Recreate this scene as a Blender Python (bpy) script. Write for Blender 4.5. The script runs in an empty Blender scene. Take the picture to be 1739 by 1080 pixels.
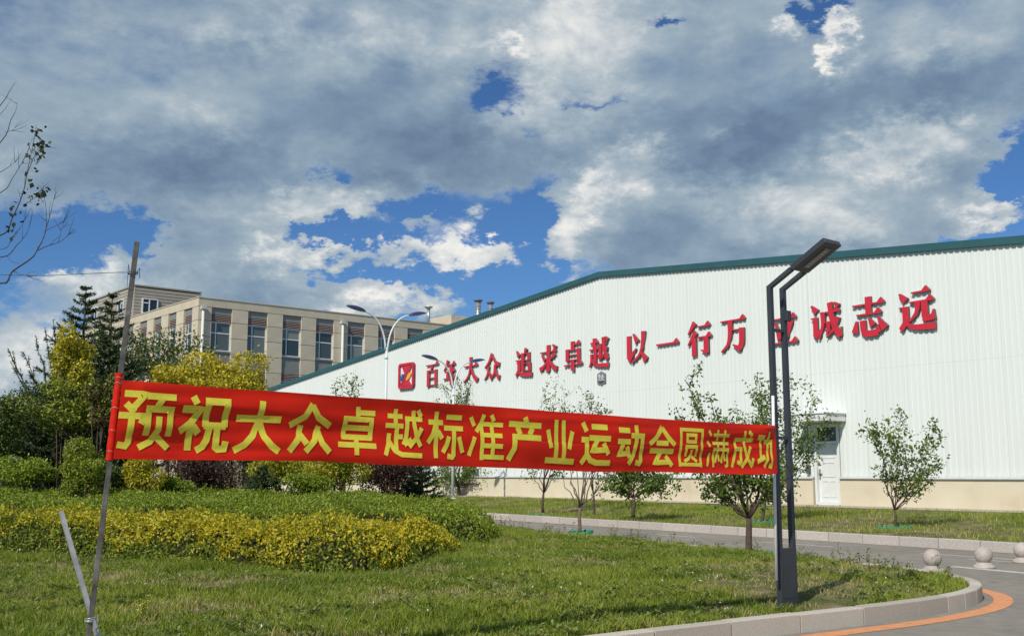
import bpy, bmesh, math, random
import numpy as np
from mathutils import Vector, Matrix

S = bpy.context.scene
COL = S.collection
R = math.radians
EYE = 1.6
PITCH = math.atan(265 / 1800.0)

# ------------------------------------------------------------------ camera
cam = bpy.data.cameras.new('camera')
cam.sensor_width = 36.0
cam.lens = 36.0 * 1800 / 1739
cam.clip_end = 6000
cam_o = bpy.data.objects.new('camera', cam)
COL.objects.link(cam_o)
cam_o.location = (0, 0, EYE)
cam_o.rotation_euler = (math.pi / 2 + PITCH, 0, 0)
S.camera = cam_o

# ------------------------------------------------------------------ view
S.view_settings.view_transform = 'Standard'
S.view_settings.look = 'None'
S.view_settings.exposure = 0.0
S.view_settings.gamma = 1.0
S.view_settings.use_curve_mapping = False
S.cycles.max_bounces = 6
S.cycles.transparent_max_bounces = 8

SUN_AZ, SUN_EL = R(210), R(42.5)


def ray(px, py):
    u = (px - 869.5) / 1800.0
    v = (540 - py) / 1800.0
    c, s = math.cos(PITCH), math.sin(PITCH)
    return np.array([u, c - v * s, s + v * c])


CAMP = np.array([0, 0, EYE])


def at_z(px, py, z):
    d = ray(px, py)
    return CAMP + d * ((z - EYE) / d[2])


def at_y(px, py, Y):
    d = ray(px, py)
    return CAMP + d * (Y / d[1])


# ------------------------------------------------------------------ node helper
class NT:
    def __init__(self, tree):
        self.t = tree
        tree.nodes.clear()

    def n(self, typ, ins=None, **kw):
        nd = self.t.nodes.new(typ)
        for k, v in kw.items():
            setattr(nd, k, v)
        for k, v in (ins or {}).items():
            self.set(nd, k, v)
        return nd

    def set(self, nd, k, v):
        if isinstance(v, bpy.types.NodeSocket):
            self.t.links.new(v, nd.inputs[k])
        else:
            nd.inputs[k].default_value = v

    def m(self, op, a, b=0.0, c=0.0):
        nd = self.n('ShaderNodeMath', operation=op)
        for i, v in enumerate((a, b, c)):
            self.set(nd, i, v)
        return nd.outputs[0]

    def v(self, op, a, b=(0, 0, 0)):
        nd = self.n('ShaderNodeVectorMath', operation=op)
        self.set(nd, 0, a)
        self.set(nd, 1, b)
        return nd.outputs['Value'] if op in ('DOT_PRODUCT', 'LENGTH', 'DISTANCE') else nd.outputs[0]

    def noise(self, vec, scale, detail=4, rough=0.5, dist=0.0):
        nd = self.n('ShaderNodeTexNoise', {'Scale': scale, 'Detail': detail, 'Roughness': rough, 'Distortion': dist})
        if vec is not None:
            self.t.links.new(vec, nd.inputs['Vector'])
        return nd.outputs[0]

    def ramp(self, fac, stops, interp='LINEAR'):
        nd = self.n('ShaderNodeValToRGB', {0: fac})
        cr = nd.color_ramp
        cr.interpolation = interp
        while len(cr.elements) < len(stops):
            cr.elements.new(0.5)
        for e, (p, c) in zip(cr.elements, stops):
            e.position = p
            e.color = (*c, 1) if len(c) == 3 else c
        return nd.outputs[0]

    def smooth(self, x, a, b):
        nd = self.n('ShaderNodeMapRange', {0: x, 1: a, 2: b, 3: 0.0, 4: 1.0}, interpolation_type='SMOOTHSTEP')
        return nd.outputs[0]

    def mix(self, fac, a, b, typ='MIX'):
        nd = self.n('ShaderNodeMix', data_type='RGBA', blend_type=typ)
        self.set(nd, 0, fac)
        for k, v in ((6, a), (7, b)):
            if not isinstance(v, bpy.types.NodeSocket) and len(v) == 3:
                v = (*v, 1)
            self.set(nd, k, v)
        return nd.outputs[2]


# ------------------------------------------------------------------ world: sky and clouds
world = bpy.data.worlds.new('World')
S.world = world
world.use_nodes = True
W = NT(world.node_tree)
sky = W.n('ShaderNodeTexSky', sky_type='NISHITA')
sky.sun_disc = False
sky.sun_elevation = SUN_EL
sky.sun_rotation = SUN_AZ
sky.altitude = 900
sky.air_density = 1.0
sky.dust_density = 0.2
sky.ozone_density = 3.0
tc = W.n('ShaderNodeTexCoord').outputs['Generated']
sep = W.n('ShaderNodeSeparateXYZ', {0: tc})
dx, dy, dz = sep.outputs
az = W.m('MULTIPLY', W.m('ARCTAN2', dx, dy), 180 / math.pi)
el = W.m('MULTIPLY', W.m('ARCSINE', dz), 180 / math.pi)
dz0 = W.m('MAXIMUM', dz, -0.05)
pdir = W.v('MULTIPLY', tc, (1.0, 1.0, 1.75))
wA = W.n('ShaderNodeTexNoise', {'Vector': pdir, 'Scale': 8.0, 'Detail': 4.0, 'Roughness': 0.6}).outputs[1]
wB = W.n('ShaderNodeTexNoise', {'Vector': pdir, 'Scale': 34.0, 'Detail': 5.0, 'Roughness': 0.65}).outputs[1]
warp = W.v('ADD', W.v('MULTIPLY', W.v('SUBTRACT', wA, (0.5, 0.5, 0.5)), (4.6, 3.2, 0.0)), W.v('MULTIPLY', W.v('SUBTRACT', wB, (0.5, 0.5, 0.5)), (5.0, 3.8, 0.0)))
ae = W.n('ShaderNodeCombineXYZ', {0: az, 1: el}).outputs[0]
aew = W.v('ADD', ae, warp)


def px_ae(px, py):
    d = ray(px, py)
    d = d / np.linalg.norm(d)
    return math.degrees(math.atan2(d[0], d[1])), math.degrees(math.asin(d[2]))


def blobs(lst, start, src):
    acc = start
    for (x, y, rx, ry, amp) in lst:
        a, e = px_ae(x, y)
        q = W.v('MULTIPLY', W.v('SUBTRACT', src, (a, e, 0)), (31.4 / rx, 31.4 / ry, 0))
        g = W.m('EXPONENT', W.m('MULTIPLY', W.v('DOT_PRODUCT', q, q), -1.0))
        acc = W.m('MULTIPLY_ADD', g, amp, acc)
    return acc


def centred(x, k):
    return W.m('MULTIPLY', W.m('SUBTRACT', x, 0.5), k)


def add(*xs):
    a = xs[0]
    for x in xs[1:]:
        a = W.m('ADD', a, x)
    return a


SUNOFF = (-0.020, -0.010, 0.050)
# three sheets of cloud, each a fractal density with its own lit rims
n1 = W.noise(pdir, 5.0, 9, 0.60, 0.25)
n1o = W.noise(W.v('ADD', pdir, SUNOFF), 5.0, 9, 0.60, 0.25)
q2 = W.v('ADD', pdir, (3.7, 1.3, 8.1))
n2 = W.noise(q2, 9.0, 9, 0.62, 0.3)
n2o = W.noise(W.v('ADD', q2, (-0.012, -0.006, 0.032)), 9.0, 9, 0.62, 0.3)
q3 = W.v('ADD', pdir, (9.2, 5.5, 2.4))
n3 = W.noise(q3, 17.0, 8, 0.62, 0.2)
n3o = W.noise(W.v('ADD', q3, (-0.008, -0.004, 0.020)), 17.0, 8, 0.62, 0.2)
HOLES = [(842, 172, 60, 40, -0.85), (535, 288, 42, 34, -0.8), (1395, 10, 24, 22, -0.9), (1352, 6, 16, 14, -0.7), (1735, 250, 46, 60, -0.9), (1705, 322, 70, 28, -0.7),
         (1135, 46, 26, 12, -0.55), (905, 250, 30, 22, -0.55), (990, 168, 44, 14, -0.45), (190, 395, 85, 36, -0.9), (70, 450, 110, 46, -0.4), (600, 385, 60, 16, -0.3), (900, 330, 60, 40, -0.45), (690, 338, 80, 18, -0.5), (600, 388, 70, 18, -0.5), (525, 395, 34, 20, -0.45), (930, 425, 40, 50, -0.3), (900, 465, 70, 30, -0.35), (560, 455, 60, 14, -0.4), (880, 385, 50, 22, -0.4), (1035, 420, 30, 30, -0.4), (1690, 400, 80, 26, -0.3)]
hole = blobs(HOLES, 0.0, aew)
BANKS = [
    (230, 300, 270, 75, 0.6), (380, 330, 120, 70, 0.55), (60, 330, 120, 70, 0.5), (430, 420, 150, 75, 1.0), (330, 470, 90, 44, 0.75), (480, 490, 130, 44, 0.85), (300, 400, 50, 40, 0.4),
    (720, 250, 240, 75, 0.5), (860, 300, 60, 40, 0.35), (1140, 370, 130, 115, 1.2), (1380, 350, 220, 100, 1.1), (1560, 300, 140, 76, 0.95), (1250, 425, 200, 50, 0.9), (1010, 330, 36, 90, 0.8), (1530, 390, 110, 40, 0.6),
    (540, 335, 105, 42, 1.0), (600, 330, 40, 30, 0.4), (1665, 362, 66, 34, 1.05), (150, 490, 100, 42, 1.15), (20, 600, 120, 80, 1.15), (90, 670, 170, 60, 0.9),
    (690, 420, 105, 24, 0.85), (565, 420, 46, 18, 0.7), (778, 384, 38, 34, 0.7), (712, 366, 36, 20, 0.65), (838, 432, 84, 26, 1.0), (640, 484, 110, 20, 0.85), (745, 512, 52, 28, 1.15), (600, 526, 110, 16, 0.8), (966, 400, 36, 70, 1.1), (1085, 436, 40, 28, 0.6), (930, 345, 50, 18, 0.5),
]
bank = blobs(BANKS, hole, aew)
deck = W.m('MULTIPLY_ADD', W.smooth(el, 12.4, 17.4), 0.85, -0.48)
deck = W.m('SUBTRACT', deck, W.m('MULTIPLY', W.smooth(el, 30, 55), 0.30))
d1 = add(deck, bank, centred(n1, 0.75), centred(n2, 0.60), centred(n3, 0.42))
m1 = W.smooth(d1, -0.08, 0.46)
# sheet 2: broken cumulus over the deck, brighter
BRIGHT = [
    (545, 335, 95, 36, 0.50), (470, 420, 40, 30, 0.42), (430, 440, 120, 60, 0.12), (690, 412, 130, 36, 0.36), (770, 385, 44, 30, 0.3), (830, 428, 80, 28, 0.38), (560, 420, 44, 20, 0.35), (640, 482, 105, 24, 0.40), (745, 510, 46, 24, 0.42), (600, 525, 80, 14, 0.3),
    (155, 482, 90, 32, 0.50), (30, 590, 95, 56, 0.48), (972, 390, 40, 70, 0.42), (1000, 300, 40, 42, 0.45), (1085, 283, 50, 46, 0.48), (1430, 40, 16, 34, 0.62), (1410, 86, 15, 30, 0.62), (1340, 42, 26, 18, 0.50),
    (970, 30, 120, 70, 0.36), (1010, 130, 110, 60, 0.20), (1230, 222, 40, 18, 0.30), (1500, 268, 110, 36, 0.40), (1600, 215, 80, 26, 0.25), (1330, 330, 120, 40, 0.28), (1430, 390, 70, 30, 0.30), (1665, 355, 62, 32, 0.52), (1180, 335, 70, 28, 0.22), (860, 75, 40, 14, 0.40),
    (620, 50, 260, 60, 0.16), (870, 215, 70, 46, 0.26), (350, 190, 70, 44, 0.14), (300, 60, 130, 50, 0.10), (1600, 50, 80, 36, 0.14), (700, 90, 120, 40, 0.10),
    (720, 262, 190, 60, -0.30), (1290, 220, 210, 62, -0.34), (1250, 290, 120, 50, -0.26), (1600, 130, 170, 48, -0.32), (330, 280, 210, 44, -0.28), (400, 92, 110, 28, -0.22), (680, 150, 110, 36, -0.18), (470, 495, 140, 36, -0.22), (60, 150, 120, 70, -0.08), (1150, 400, 90, 40, -0.14),
]
lit = blobs(BRIGHT, 0.0, aew)
d2 = add(lit, centred(n2, 1.5), centred(n1, 0.9), centred(n3, 0.4), W.m('MULTIPLY_ADD', hole, 0.5, -0.02))
m2 = W.m('MULTIPLY', W.smooth(d2, -0.06, 0.46), 0.92)
rel1 = W.m('SUBTRACT', n1, n1o)
rel2 = W.m('SUBTRACT', n2, n2o)
rel3 = W.m('SUBTRACT', n3, n3o)
rim = W.m('SUBTRACT', 1.0, W.smooth(d1, 0.04, 0.55))
t1 = add(W.m('MULTIPLY', lit, 0.68), W.m('MULTIPLY', rim, 0.16), W.m('MULTIPLY', rel1, 0.75), W.m('MULTIPLY', rel2, 0.35), W.m('MULTIPLY', rel3, 0.22), 0.30)
t2 = add(W.m('MULTIPLY', lit, 0.85), W.m('MULTIPLY', rel2, 1.05), W.m('MULTIPLY', rel3, 0.55), W.m('MULTIPLY', rel1, 0.5), W.m('MULTIPLY', rim, 0.12), 0.45)
RAMP = [(0.0, (0.140, 0.205, 0.320)), (0.20, (0.210, 0.300, 0.410)), (0.40, (0.325, 0.420, 0.500)), (0.60, (0.455, 0.525, 0.580)), (0.80, (0.68, 0.71, 0.72)), (1.0, (0.93, 0.91, 0.86))]
c1 = W.ramp(t1, RAMP)
c2 = W.ramp(t2, RAMP)
ccol = W.mix(m2, c1, c2)
mask = W.m('MAXIMUM', m1, W.m('MULTIPLY', W.smooth(add(bank, deck, centred(n2, 1.1), centred(n3, 0.9)), 0.02, 0.55), 0.55))
skyc = W.mix(1.0, sky.outputs[0], (0.52, 0.80, 1.10), 'MULTIPLY')
bg1 = W.n('ShaderNodeBackground', {0: skyc, 1: 0.080})
bg2 = W.n('ShaderNodeBackground', {0: ccol, 1: 1.0})
mx = W.n('ShaderNodeMixShader', {0: mask, 1: bg1.outputs[0], 2: bg2.outputs[0]})
W.n('ShaderNodeOutputWorld', {0: mx.outputs[0]})
world.cycles.sampling_method = 'MANUAL'
world.cycles.sample_map_resolution = 512

# ------------------------------------------------------------------ sun
sl = bpy.data.lights.new('sun', 'SUN')
sl.energy = 4.2
sl.angle = R(0.55)
sl.color = (1.0, 0.945, 0.85)
so = bpy.data.objects.new('sun', sl)
COL.objects.link(so)
sdir = Vector((math.sin(SUN_AZ) * math.cos(SUN_EL), math.cos(SUN_AZ) * math.cos(SUN_EL), math.sin(SUN_EL)))
so.rotation_euler = sdir.to_track_quat('Z', 'Y').to_euler()
so.location = sdir * 60


# ------------------------------------------------------------------ materials
MATS = {}


def pmat(name, color, rough=0.7, metal=0.0, var=0.0, vscale=6.0, bump=0.0, bscale=40.0, spec=0.5, objrand=0.0, stops=None, detail=5):
    if name in MATS:
        return MATS[name]
    m = bpy.data.materials.new(name)
    m.use_nodes = True
    T = NT(m.node_tree)
    co = T.n('ShaderNodeTexCoord').outputs['Object']
    b = T.n('ShaderNodeBsdfPrincipled', {'Roughness': rough, 'Metallic': metal, 'Specular IOR Level': spec})
    c = (*color, 1)
    if stops:
        c = T.ramp(T.noise(co, vscale, detail, 0.6), stops)
    elif var:
        nz = T.noise(co, vscale, detail, 0.62)
        lo = tuple(x * (1 - var) for x in color)
        hi = tuple(min(1, x * (1 + var)) for x in color)
        c = T.ramp(nz, [(0.3, lo), (0.7, hi)])
    if objrand:
        rnd = T.n('ShaderNodeObjectInfo').outputs['Random']
        f = T.m('MULTIPLY_ADD', rnd, 2 * objrand, 1 - objrand)
        cc = T.n('ShaderNodeCombineXYZ', {0: f, 1: f, 2: f}).outputs[0]
        c = T.mix(1.0, c, cc, 'MULTIPLY')
    T.set(b, 'Base Color', c)
    if bump:
        bp = T.n('ShaderNodeBump', {'Strength': bump, 'Distance': 0.02, 'Height': T.noise(co, bscale, 6, 0.6)})
        T.set(b, 'Normal', bp.outputs[0])
    T.n('ShaderNodeOutputMaterial', {0: b.outputs[0]})
    MATS[name] = m
    return m


def leafmat(name, stops, rough=0.5, trans=0.3, patch=0.35, pscale=1.2, spec=0.35):
    """leaf: colour varies leaf by leaf and in loose patches; part of the light passes through"""
    if name in MATS:
        return MATS[name]
    m = bpy.data.materials.new(name)
    m.use_nodes = True
    T = NT(m.node_tree)
    geo = T.n('ShaderNodeNewGeometry')
    co = T.n('ShaderNodeTexCoord').outputs['Object']
    f = T.m('ADD', T.m('MULTIPLY', geo.outputs['Random Per Island'], 1 - patch), T.m('MULTIPLY', T.m('MULTIPLY_ADD', T.noise(co, pscale, 3, 0.55), 2.2, -0.6), patch))
    c = T.ramp(f, stops)
    b = T.n('ShaderNodeBsdfPrincipled', {'Base Color': c, 'Roughness': rough, 'Specular IOR Level': spec})
    tr = T.n('ShaderNodeBsdfTranslucent', {'Color': T.mix(1.0, c, (1.15, 1.2, 0.6), 'MULTIPLY')})
    mxs = T.n('ShaderNodeMixShader', {0: trans, 1: b.outputs[0], 2: tr.outputs[0]})
    T.n('ShaderNodeOutputMaterial', {0: mxs.outputs[0]})
    MATS[name] = m
    return m


M_ASPH = pmat('asphalt', (0.27, 0.245, 0.205), 0.9, var=0.18, vscale=1.3, bump=0.5, bscale=220, spec=0.25, detail=9)
M_EARTH = pmat('earth', (0.16, 0.15, 0.08), 0.95, stops=[(0.30, (0.08, 0.105, 0.03)), (0.47, (0.11, 0.12, 0.042)), (0.58, (0.20, 0.17, 0.09)), (0.70, (0.32, 0.27, 0.17))], vscale=1.6, bump=0.8, bscale=60, spec=0.1, detail=8)
M_FIELD = pmat('field', (0.08, 0.11, 0.04), 0.95, var=0.3, vscale=0.2, spec=0.1)
M_KERB = pmat('granite', (0.50, 0.455, 0.385), 0.75, var=0.22, vscale=90, bump=0.35, bscale=160, objrand=0.12, spec=0.3)
M_KERBF = pmat('pale_granite', (0.46, 0.42, 0.385), 0.75, var=0.2, vscale=30, bump=0.3, bscale=100, objrand=0.08, spec=0.3)
M_ORANGE = pmat('orange_road_paint', (0.68, 0.28, 0.12), 0.75, stops=[(0.30, (0.36, 0.22, 0.14)), (0.40, (0.66, 0.27, 0.11)), (0.55, (0.70, 0.30, 0.13)), (0.75, (0.76, 0.38, 0.20))], vscale=9, bump=0.2, bscale=200, detail=10)
M_WHITEP = pmat('white_road_paint', (0.52, 0.50, 0.46), 0.8, var=0.25, vscale=9, detail=8)
M_YELP = pmat('worn_yellow_paint', (0.40, 0.30, 0.20), 0.8, var=0.3, vscale=9, detail=8)
M_BALL = pmat('bollard_granite', (0.42, 0.37, 0.33), 0.65, var=0.28, vscale=60, bump=0.2, bscale=120, objrand=0.08)
M_CLAD = pmat('white_cladding', (0.675, 0.715, 0.68), 0.45, var=0.035, vscale=0.6, spec=0.4)
def cladmat():
    m = M_CLAD
    T = NT(m.node_tree)
    co = T.n('ShaderNodeTexCoord').outputs['Object']
    st = T.noise(T.v('MULTIPLY', co, (5.0, 5.0, 0.22)), 1.0, 5, 0.6)
    big = T.noise(co, 0.35, 3, 0.5)
    sx = T.n('ShaderNodeSeparateXYZ', {0: co})
    pan = T.n('ShaderNodeTexWhiteNoise', {'W': T.m('FLOOR', T.m('DIVIDE', sx.outputs[0], 0.82))}, noise_dimensions='1D').outputs[0]
    lap = T.m('COMPARE', T.m('FRACT', T.m('DIVIDE', sx.outputs[0], 0.82)), 0.02, 0.012)
    hlap = T.m('COMPARE', sx.outputs[2], 5.15, 0.012)
    f = T.m('ADD', T.m('ADD', T.m('MULTIPLY', T.smooth(st, 0.52, 0.78), 0.10), T.m('MULTIPLY', pan, 0.05)), T.m('ADD', T.m('MULTIPLY', lap, 0.22), T.m('MULTIPLY', hlap, 0.2)))
    f = T.m('ADD', f, T.m('MULTIPLY', T.m('MULTIPLY', T.smooth(sx.outputs[2], 3.4, 1.4), T.smooth(st, 0.40, 0.70)), 0.16))
    c = T.mix(f, (0.715, 0.752, 0.725), (0.38, 0.39, 0.35))
    b = T.n('ShaderNodeBsdfPrincipled', {'Base Color': c, 'Roughness': T.m('MULTIPLY_ADD', big, 0.2, 0.38), 'Specular IOR Level': 0.4})
    T.n('ShaderNodeOutputMaterial', {0: b.outputs[0]})


cladmat()


def roadmat():
    T = NT(M_ASPH.node_tree)
    co = T.n('ShaderNodeTexCoord').outputs['Object']
    a = T.noise(co, 0.5, 5, 0.55); g = T.noise(co, 90, 4, 0.65); g2 = T.noise(co, 4.0, 6, 0.65)
    c = T.ramp(T.m('ADD', T.m('MULTIPLY', a, 0.5), T.m('MULTIPLY', g2, 0.5)), [(0.32, (0.185, 0.17, 0.148)), (0.5, (0.262, 0.240, 0.205)), (0.68, (0.315, 0.285, 0.238))])
    c = T.mix(0.55, c, T.ramp(g, [(0.30, (0.25, 0.25, 0.25)), (0.5, (0.5, 0.5, 0.5)), (0.70, (0.80, 0.79, 0.76))]), 'OVERLAY')
    wv = T.v('ADD', co, T.v('MULTIPLY', T.v('SUBTRACT', T.n('ShaderNodeTexNoise', {'Vector': co, 'Scale': 1.6, 'Detail': 5.0}).outputs[1], (0.5, 0.5, 0.5)), (1.3, 1.3, 0)))
    vo = T.n('ShaderNodeTexVoronoi', {'Vector': wv, 'Scale': 0.34}, feature='DISTANCE_TO_EDGE')
    cr = T.m('MULTIPLY', T.m('SUBTRACT', 1.0, T.smooth(vo.outputs[0], 0.0, 0.006)), T.smooth(a, 0.45, 0.6))
    c = T.mix(T.m('MULTIPLY', cr, 0.75), c, (0.06, 0.055, 0.05))
    b = T.n('ShaderNodeBsdfPrincipled', {'Base Color': c, 'Roughness': 0.9, 'Specular IOR Level': 0.25})
    bp = T.n('ShaderNodeBump', {'Strength': 0.5, 'Distance': 0.02, 'Height': g})
    T.set(b, 'Normal', bp.outputs[0])
    T.n('ShaderNodeOutputMaterial', {0: b.outputs[0]})


roadmat()
M_TEAL = pmat('teal_trim', (0.028, 0.10, 0.11), 0.4, var=0.12, vscale=1.5)
M_ROOF = pmat('roof_sheet', (0.30, 0.34, 0.35), 0.5, var=0.1, vscale=0.5)
M_PLINTH = pmat('cream_render', (0.62, 0.53, 0.36), 0.85, stops=[(0.28, (0.53, 0.46, 0.32)), (0.45, (0.63, 0.555, 0.41)), (0.75, (0.69, 0.62, 0.47))], vscale=0.7, bump=0.15, bscale=60, detail=7)
M_APRON = pmat('gravel_apron', (0.42, 0.38, 0.31), 0.95, var=0.35, vscale=22, bump=0.9, bscale=70, spec=0.1)
M_FLASH = pmat('flashing', (0.50, 0.52, 0.51), 0.45, var=0.1, vscale=2)
M_DOOR = pmat('door_paint', (0.70, 0.72, 0.70), 0.4, var=0.05, vscale=4)
M_GLASSD = pmat('dark_glass', (0.02, 0.027, 0.035), 0.06, spec=0.8)
M_METER = pmat('grey_box', (0.10, 0.10, 0.11), 0.5)
M_RED = pmat('red_letter_face', (0.56, 0.022, 0.042), 0.4, var=0.08, vscale=3)
M_REDS = pmat('letter_return', (0.16, 0.095, 0.085), 0.5, var=0.15, vscale=4)
M_WHITE = pmat('emblem_white', (0.75, 0.75, 0.78), 0.5)
M_BLUE = pmat('emblem_blue', (0.055, 0.11, 0.27), 0.45)
M_YEL = pmat('emblem_yellow', (0.75, 0.40, 0.05), 0.45)
M_BADGE = pmat('badge_grey', (0.20, 0.205, 0.20), 0.4, var=0.1, vscale=8)
M_BADGED = pmat('badge_dark', (0.07, 0.07, 0.07), 0.4)
M_STONE = pmat('tan_stone', (0.56, 0.49, 0.37), 0.8, var=0.10, vscale=1.2, bump=0.1, bscale=30, objrand=0.06)
M_JOINT = pmat('stone_joint', (0.17, 0.14, 0.10), 0.9)
M_SPAND = pmat('grey_panel', (0.21, 0.215, 0.205), 0.5, var=0.1, vscale=2)
M_LOUV = pmat('louvre_slat', (0.33, 0.235, 0.21), 0.55)
M_LOUVB = pmat('louvre_back', (0.05, 0.045, 0.045), 0.8)
M_FRAME = pmat('white_frame', (0.72, 0.73, 0.72), 0.45)
M_PIPE = pmat('downpipe_white', (0.66, 0.66, 0.62), 0.5)
M_LAMP = pmat('charcoal_paint', (0.040, 0.043, 0.052), 0.42, var=0.12, vscale=5, spec=0.5)
M_LED = pmat('led_panel', (0.16, 0.17, 0.18), 0.35)
M_GALV = pmat('galvanised_tube', (0.22, 0.215, 0.20), 0.5, metal=0.25, stops=[(0.3, (0.05, 0.047, 0.040)), (0.5, (0.12, 0.115, 0.10)), (0.72, (0.24, 0.23, 0.21))], vscale=9, bump=0.15, bscale=60, detail=8)
M_GALVB = pmat('bright_steel', (0.50, 0.50, 0.50), 0.4, metal=0.5, var=0.3, vscale=10, detail=8)
M_WIRE = pmat('wire', (0.035, 0.035, 0.035), 0.5)
M_WPIPE = pmat('white_pipe', (0.72, 0.72, 0.69), 0.45, var=0.06, vscale=5)
M_SPOLE = pmat('street_light_white', (0.66, 0.70, 0.72), 0.4)
M_SHEAD = pmat('lamp_blue', (0.035, 0.045, 0.17), 0.35)
M_SLENS = pmat('lamp_lens', (0.09, 0.13, 0.13), 0.3)
M_BARK = pmat('bark', (0.095, 0.070, 0.052), 0.9, var=0.4, vscale=14, bump=0.7, bscale=30, spec=0.15)
M_BARKG = pmat('pale_bark', (0.17, 0.13, 0.10), 0.9, var=0.35, vscale=14, bump=0.5, bscale=30, spec=0.15)
M_CORE = pmat('dark_twig_core', (0.030, 0.030, 0.014), 0.95, var=0.5, vscale=18, bump=1.0, bscale=25, spec=0.05)  # hedge core: twig brown darkened to stand for the shade inside
M_RING = pmat('green_edging', (0.025, 0.24, 0.135), 0.5, var=0.25, vscale=12)
M_VENT = pmat('vent_steel', (0.42, 0.44, 0.45), 0.35, metal=0.6, var=0.1, vscale=4)
M_VENTC = pmat('vent_cap', (0.10, 0.12, 0.14), 0.45)

L_GREEN = leafmat('hedge_green', [(0.0, (0.052, 0.086, 0.009)), (0.30, (0.138, 0.207, 0.016)), (0.65, (0.276, 0.345, 0.030)), (1.0, (0.483, 0.517, 0.103))], pscale=1.6)
L_YELLOW = leafmat('hedge_yellow', [(0.0, (0.15, 0.19, 0.014)), (0.3, (0.36, 0.34, 0.018)), (0.65, (0.58, 0.46, 0.024)), (1.0, (0.78, 0.66, 0.09))], pscale=1.3)
L_YGREEN = leafmat('hedge_yellow_green', [(0.0, (0.039, 0.072, 0.010)), (0.4, (0.143, 0.204, 0.020)), (0.8, (0.319, 0.363, 0.044)), (1.0, (0.506, 0.506, 0.121))], pscale=1.5)
L_GOLD = leafmat('gold_leaf', [(0.0, (0.18, 0.19, 0.014)), (0.35, (0.44, 0.38, 0.022)), (0.75, (0.66, 0.53, 0.045)), (1.0, (0.86, 0.74, 0.20))], pscale=0.9)
L_LIME = leafmat('lime_leaf', [(0.0, (0.08, 0.12, 0.012)), (0.5, (0.23, 0.28, 0.026)), (1.0, (0.46, 0.46, 0.09))], pscale=1.2)
L_DARK = leafmat('dark_leaf', [(0.0, (0.022, 0.040, 0.010)), (0.5, (0.075, 0.115, 0.022)), (1.0, (0.20, 0.24, 0.06))], pscale=1.2, trans=0.22)
L_PURPLE = leafmat('purple_leaf', [(0.0, (0.03, 0.016, 0.014)), (0.5, (0.085, 0.046, 0.036)), (1.0, (0.20, 0.12, 0.08))], trans=0.2)
L_PEAR = leafmat('young_tree_leaf', [(0.0, (0.043, 0.077, 0.015)), (0.5, (0.112, 0.181, 0.033)), (0.9, (0.213, 0.281, 0.056)), (1.0, (0.300, 0.188, 0.100))], pscale=1.5)
L_NEEDLE = leafmat('needle', [(0.0, (0.020, 0.040, 0.018)), (0.5, (0.050, 0.085, 0.030)), (1.0, (0.12, 0.165, 0.05))], trans=0.1, pscale=1.0)
L_GRASS = leafmat('grass_blade', [(0.0, (0.064, 0.107, 0.011)), (0.35, (0.155, 0.225, 0.019)), (0.64, (0.268, 0.321, 0.032)), (0.84, (0.385, 0.374, 0.086)), (1.0, (0.578, 0.514, 0.257))], pscale=0.55, patch=0.55, trans=0.28)
L_DRY = leafmat('dry_grass', [(0.0, (0.20, 0.19, 0.06)), (0.4, (0.34, 0.29, 0.12)), (0.75, (0.48, 0.40, 0.20)), (1.0, (0.62, 0.54, 0.32))], pscale=0.8, patch=0.4, trans=0.2)
L_WEED = leafmat('weed_leaf', [(0.0, (0.06, 0.09, 0.015)), (0.6, (0.14, 0.17, 0.03)), (1.0, (0.34, 0.34, 0.05))])
L_LAWNW = leafmat('lawn_weed', [(0.0, (0.07, 0.11, 0.02)), (0.5, (0.17, 0.23, 0.045)), (0.85, (0.30, 0.34, 0.10)), (1.0, (0.48, 0.45, 0.22))], rough=0.4, pscale=0.8)
M_FLOWER = pmat('white_flower', (0.62, 0.62, 0.55), 0.8)


# ------------------------------------------------------------------ objects
def tag(o, label=None, cat=None, group=None, kind=None):
    if label: o['label'] = label
    if cat: o['category'] = cat
    if group: o['group'] = group
    if kind: o['kind'] = kind
    return o


def empty(name, loc=(0, 0, 0), rz=0.0, parent=None):
    o = bpy.data.objects.new(name, None)
    o.empty_display_size = 0.2
    COL.objects.link(o)
    o.location = loc
    o.rotation_euler = (0, 0, rz)
    if parent: o.parent = parent
    return o


def link(name, me, parent=None):
    o = bpy.data.objects.new(name, me)
    COL.objects.link(o)
    if parent: o.parent = parent
    return o


def npmesh(name, V, F, mats, parent=None, mi=None, smooth=False):
    """V (n,3), F (m,k) arrays"""
    V = np.asarray(V, np.float32)
    F = np.asarray(F, np.int32)
    me = bpy.data.meshes.new(name)
    k = F.shape[1]
    me.vertices.add(len(V))
    me.vertices.foreach_set('co', V.ravel())
    me.loops.add(F.size)
    me.loops.foreach_set('vertex_index', F.ravel())
    me.polygons.add(len(F))
    me.polygons.foreach_set('loop_start', np.arange(len(F), dtype=np.int32) * k)
    try:
        me.polygons.foreach_set('loop_total', np.full(len(F), k, np.int32))
    except Exception:
        pass
    for m in (mats if isinstance(mats, (list, tuple)) else [mats]):
        me.materials.append(m)
    if mi is not None:
        me.polygons.foreach_set('material_index', np.asarray(mi, np.int32))
    if smooth:
        me.polygons.foreach_set('use_smooth', np.ones(len(F), bool))
    me.update(calc_edges=True)
    return link(name, me, parent)


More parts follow.
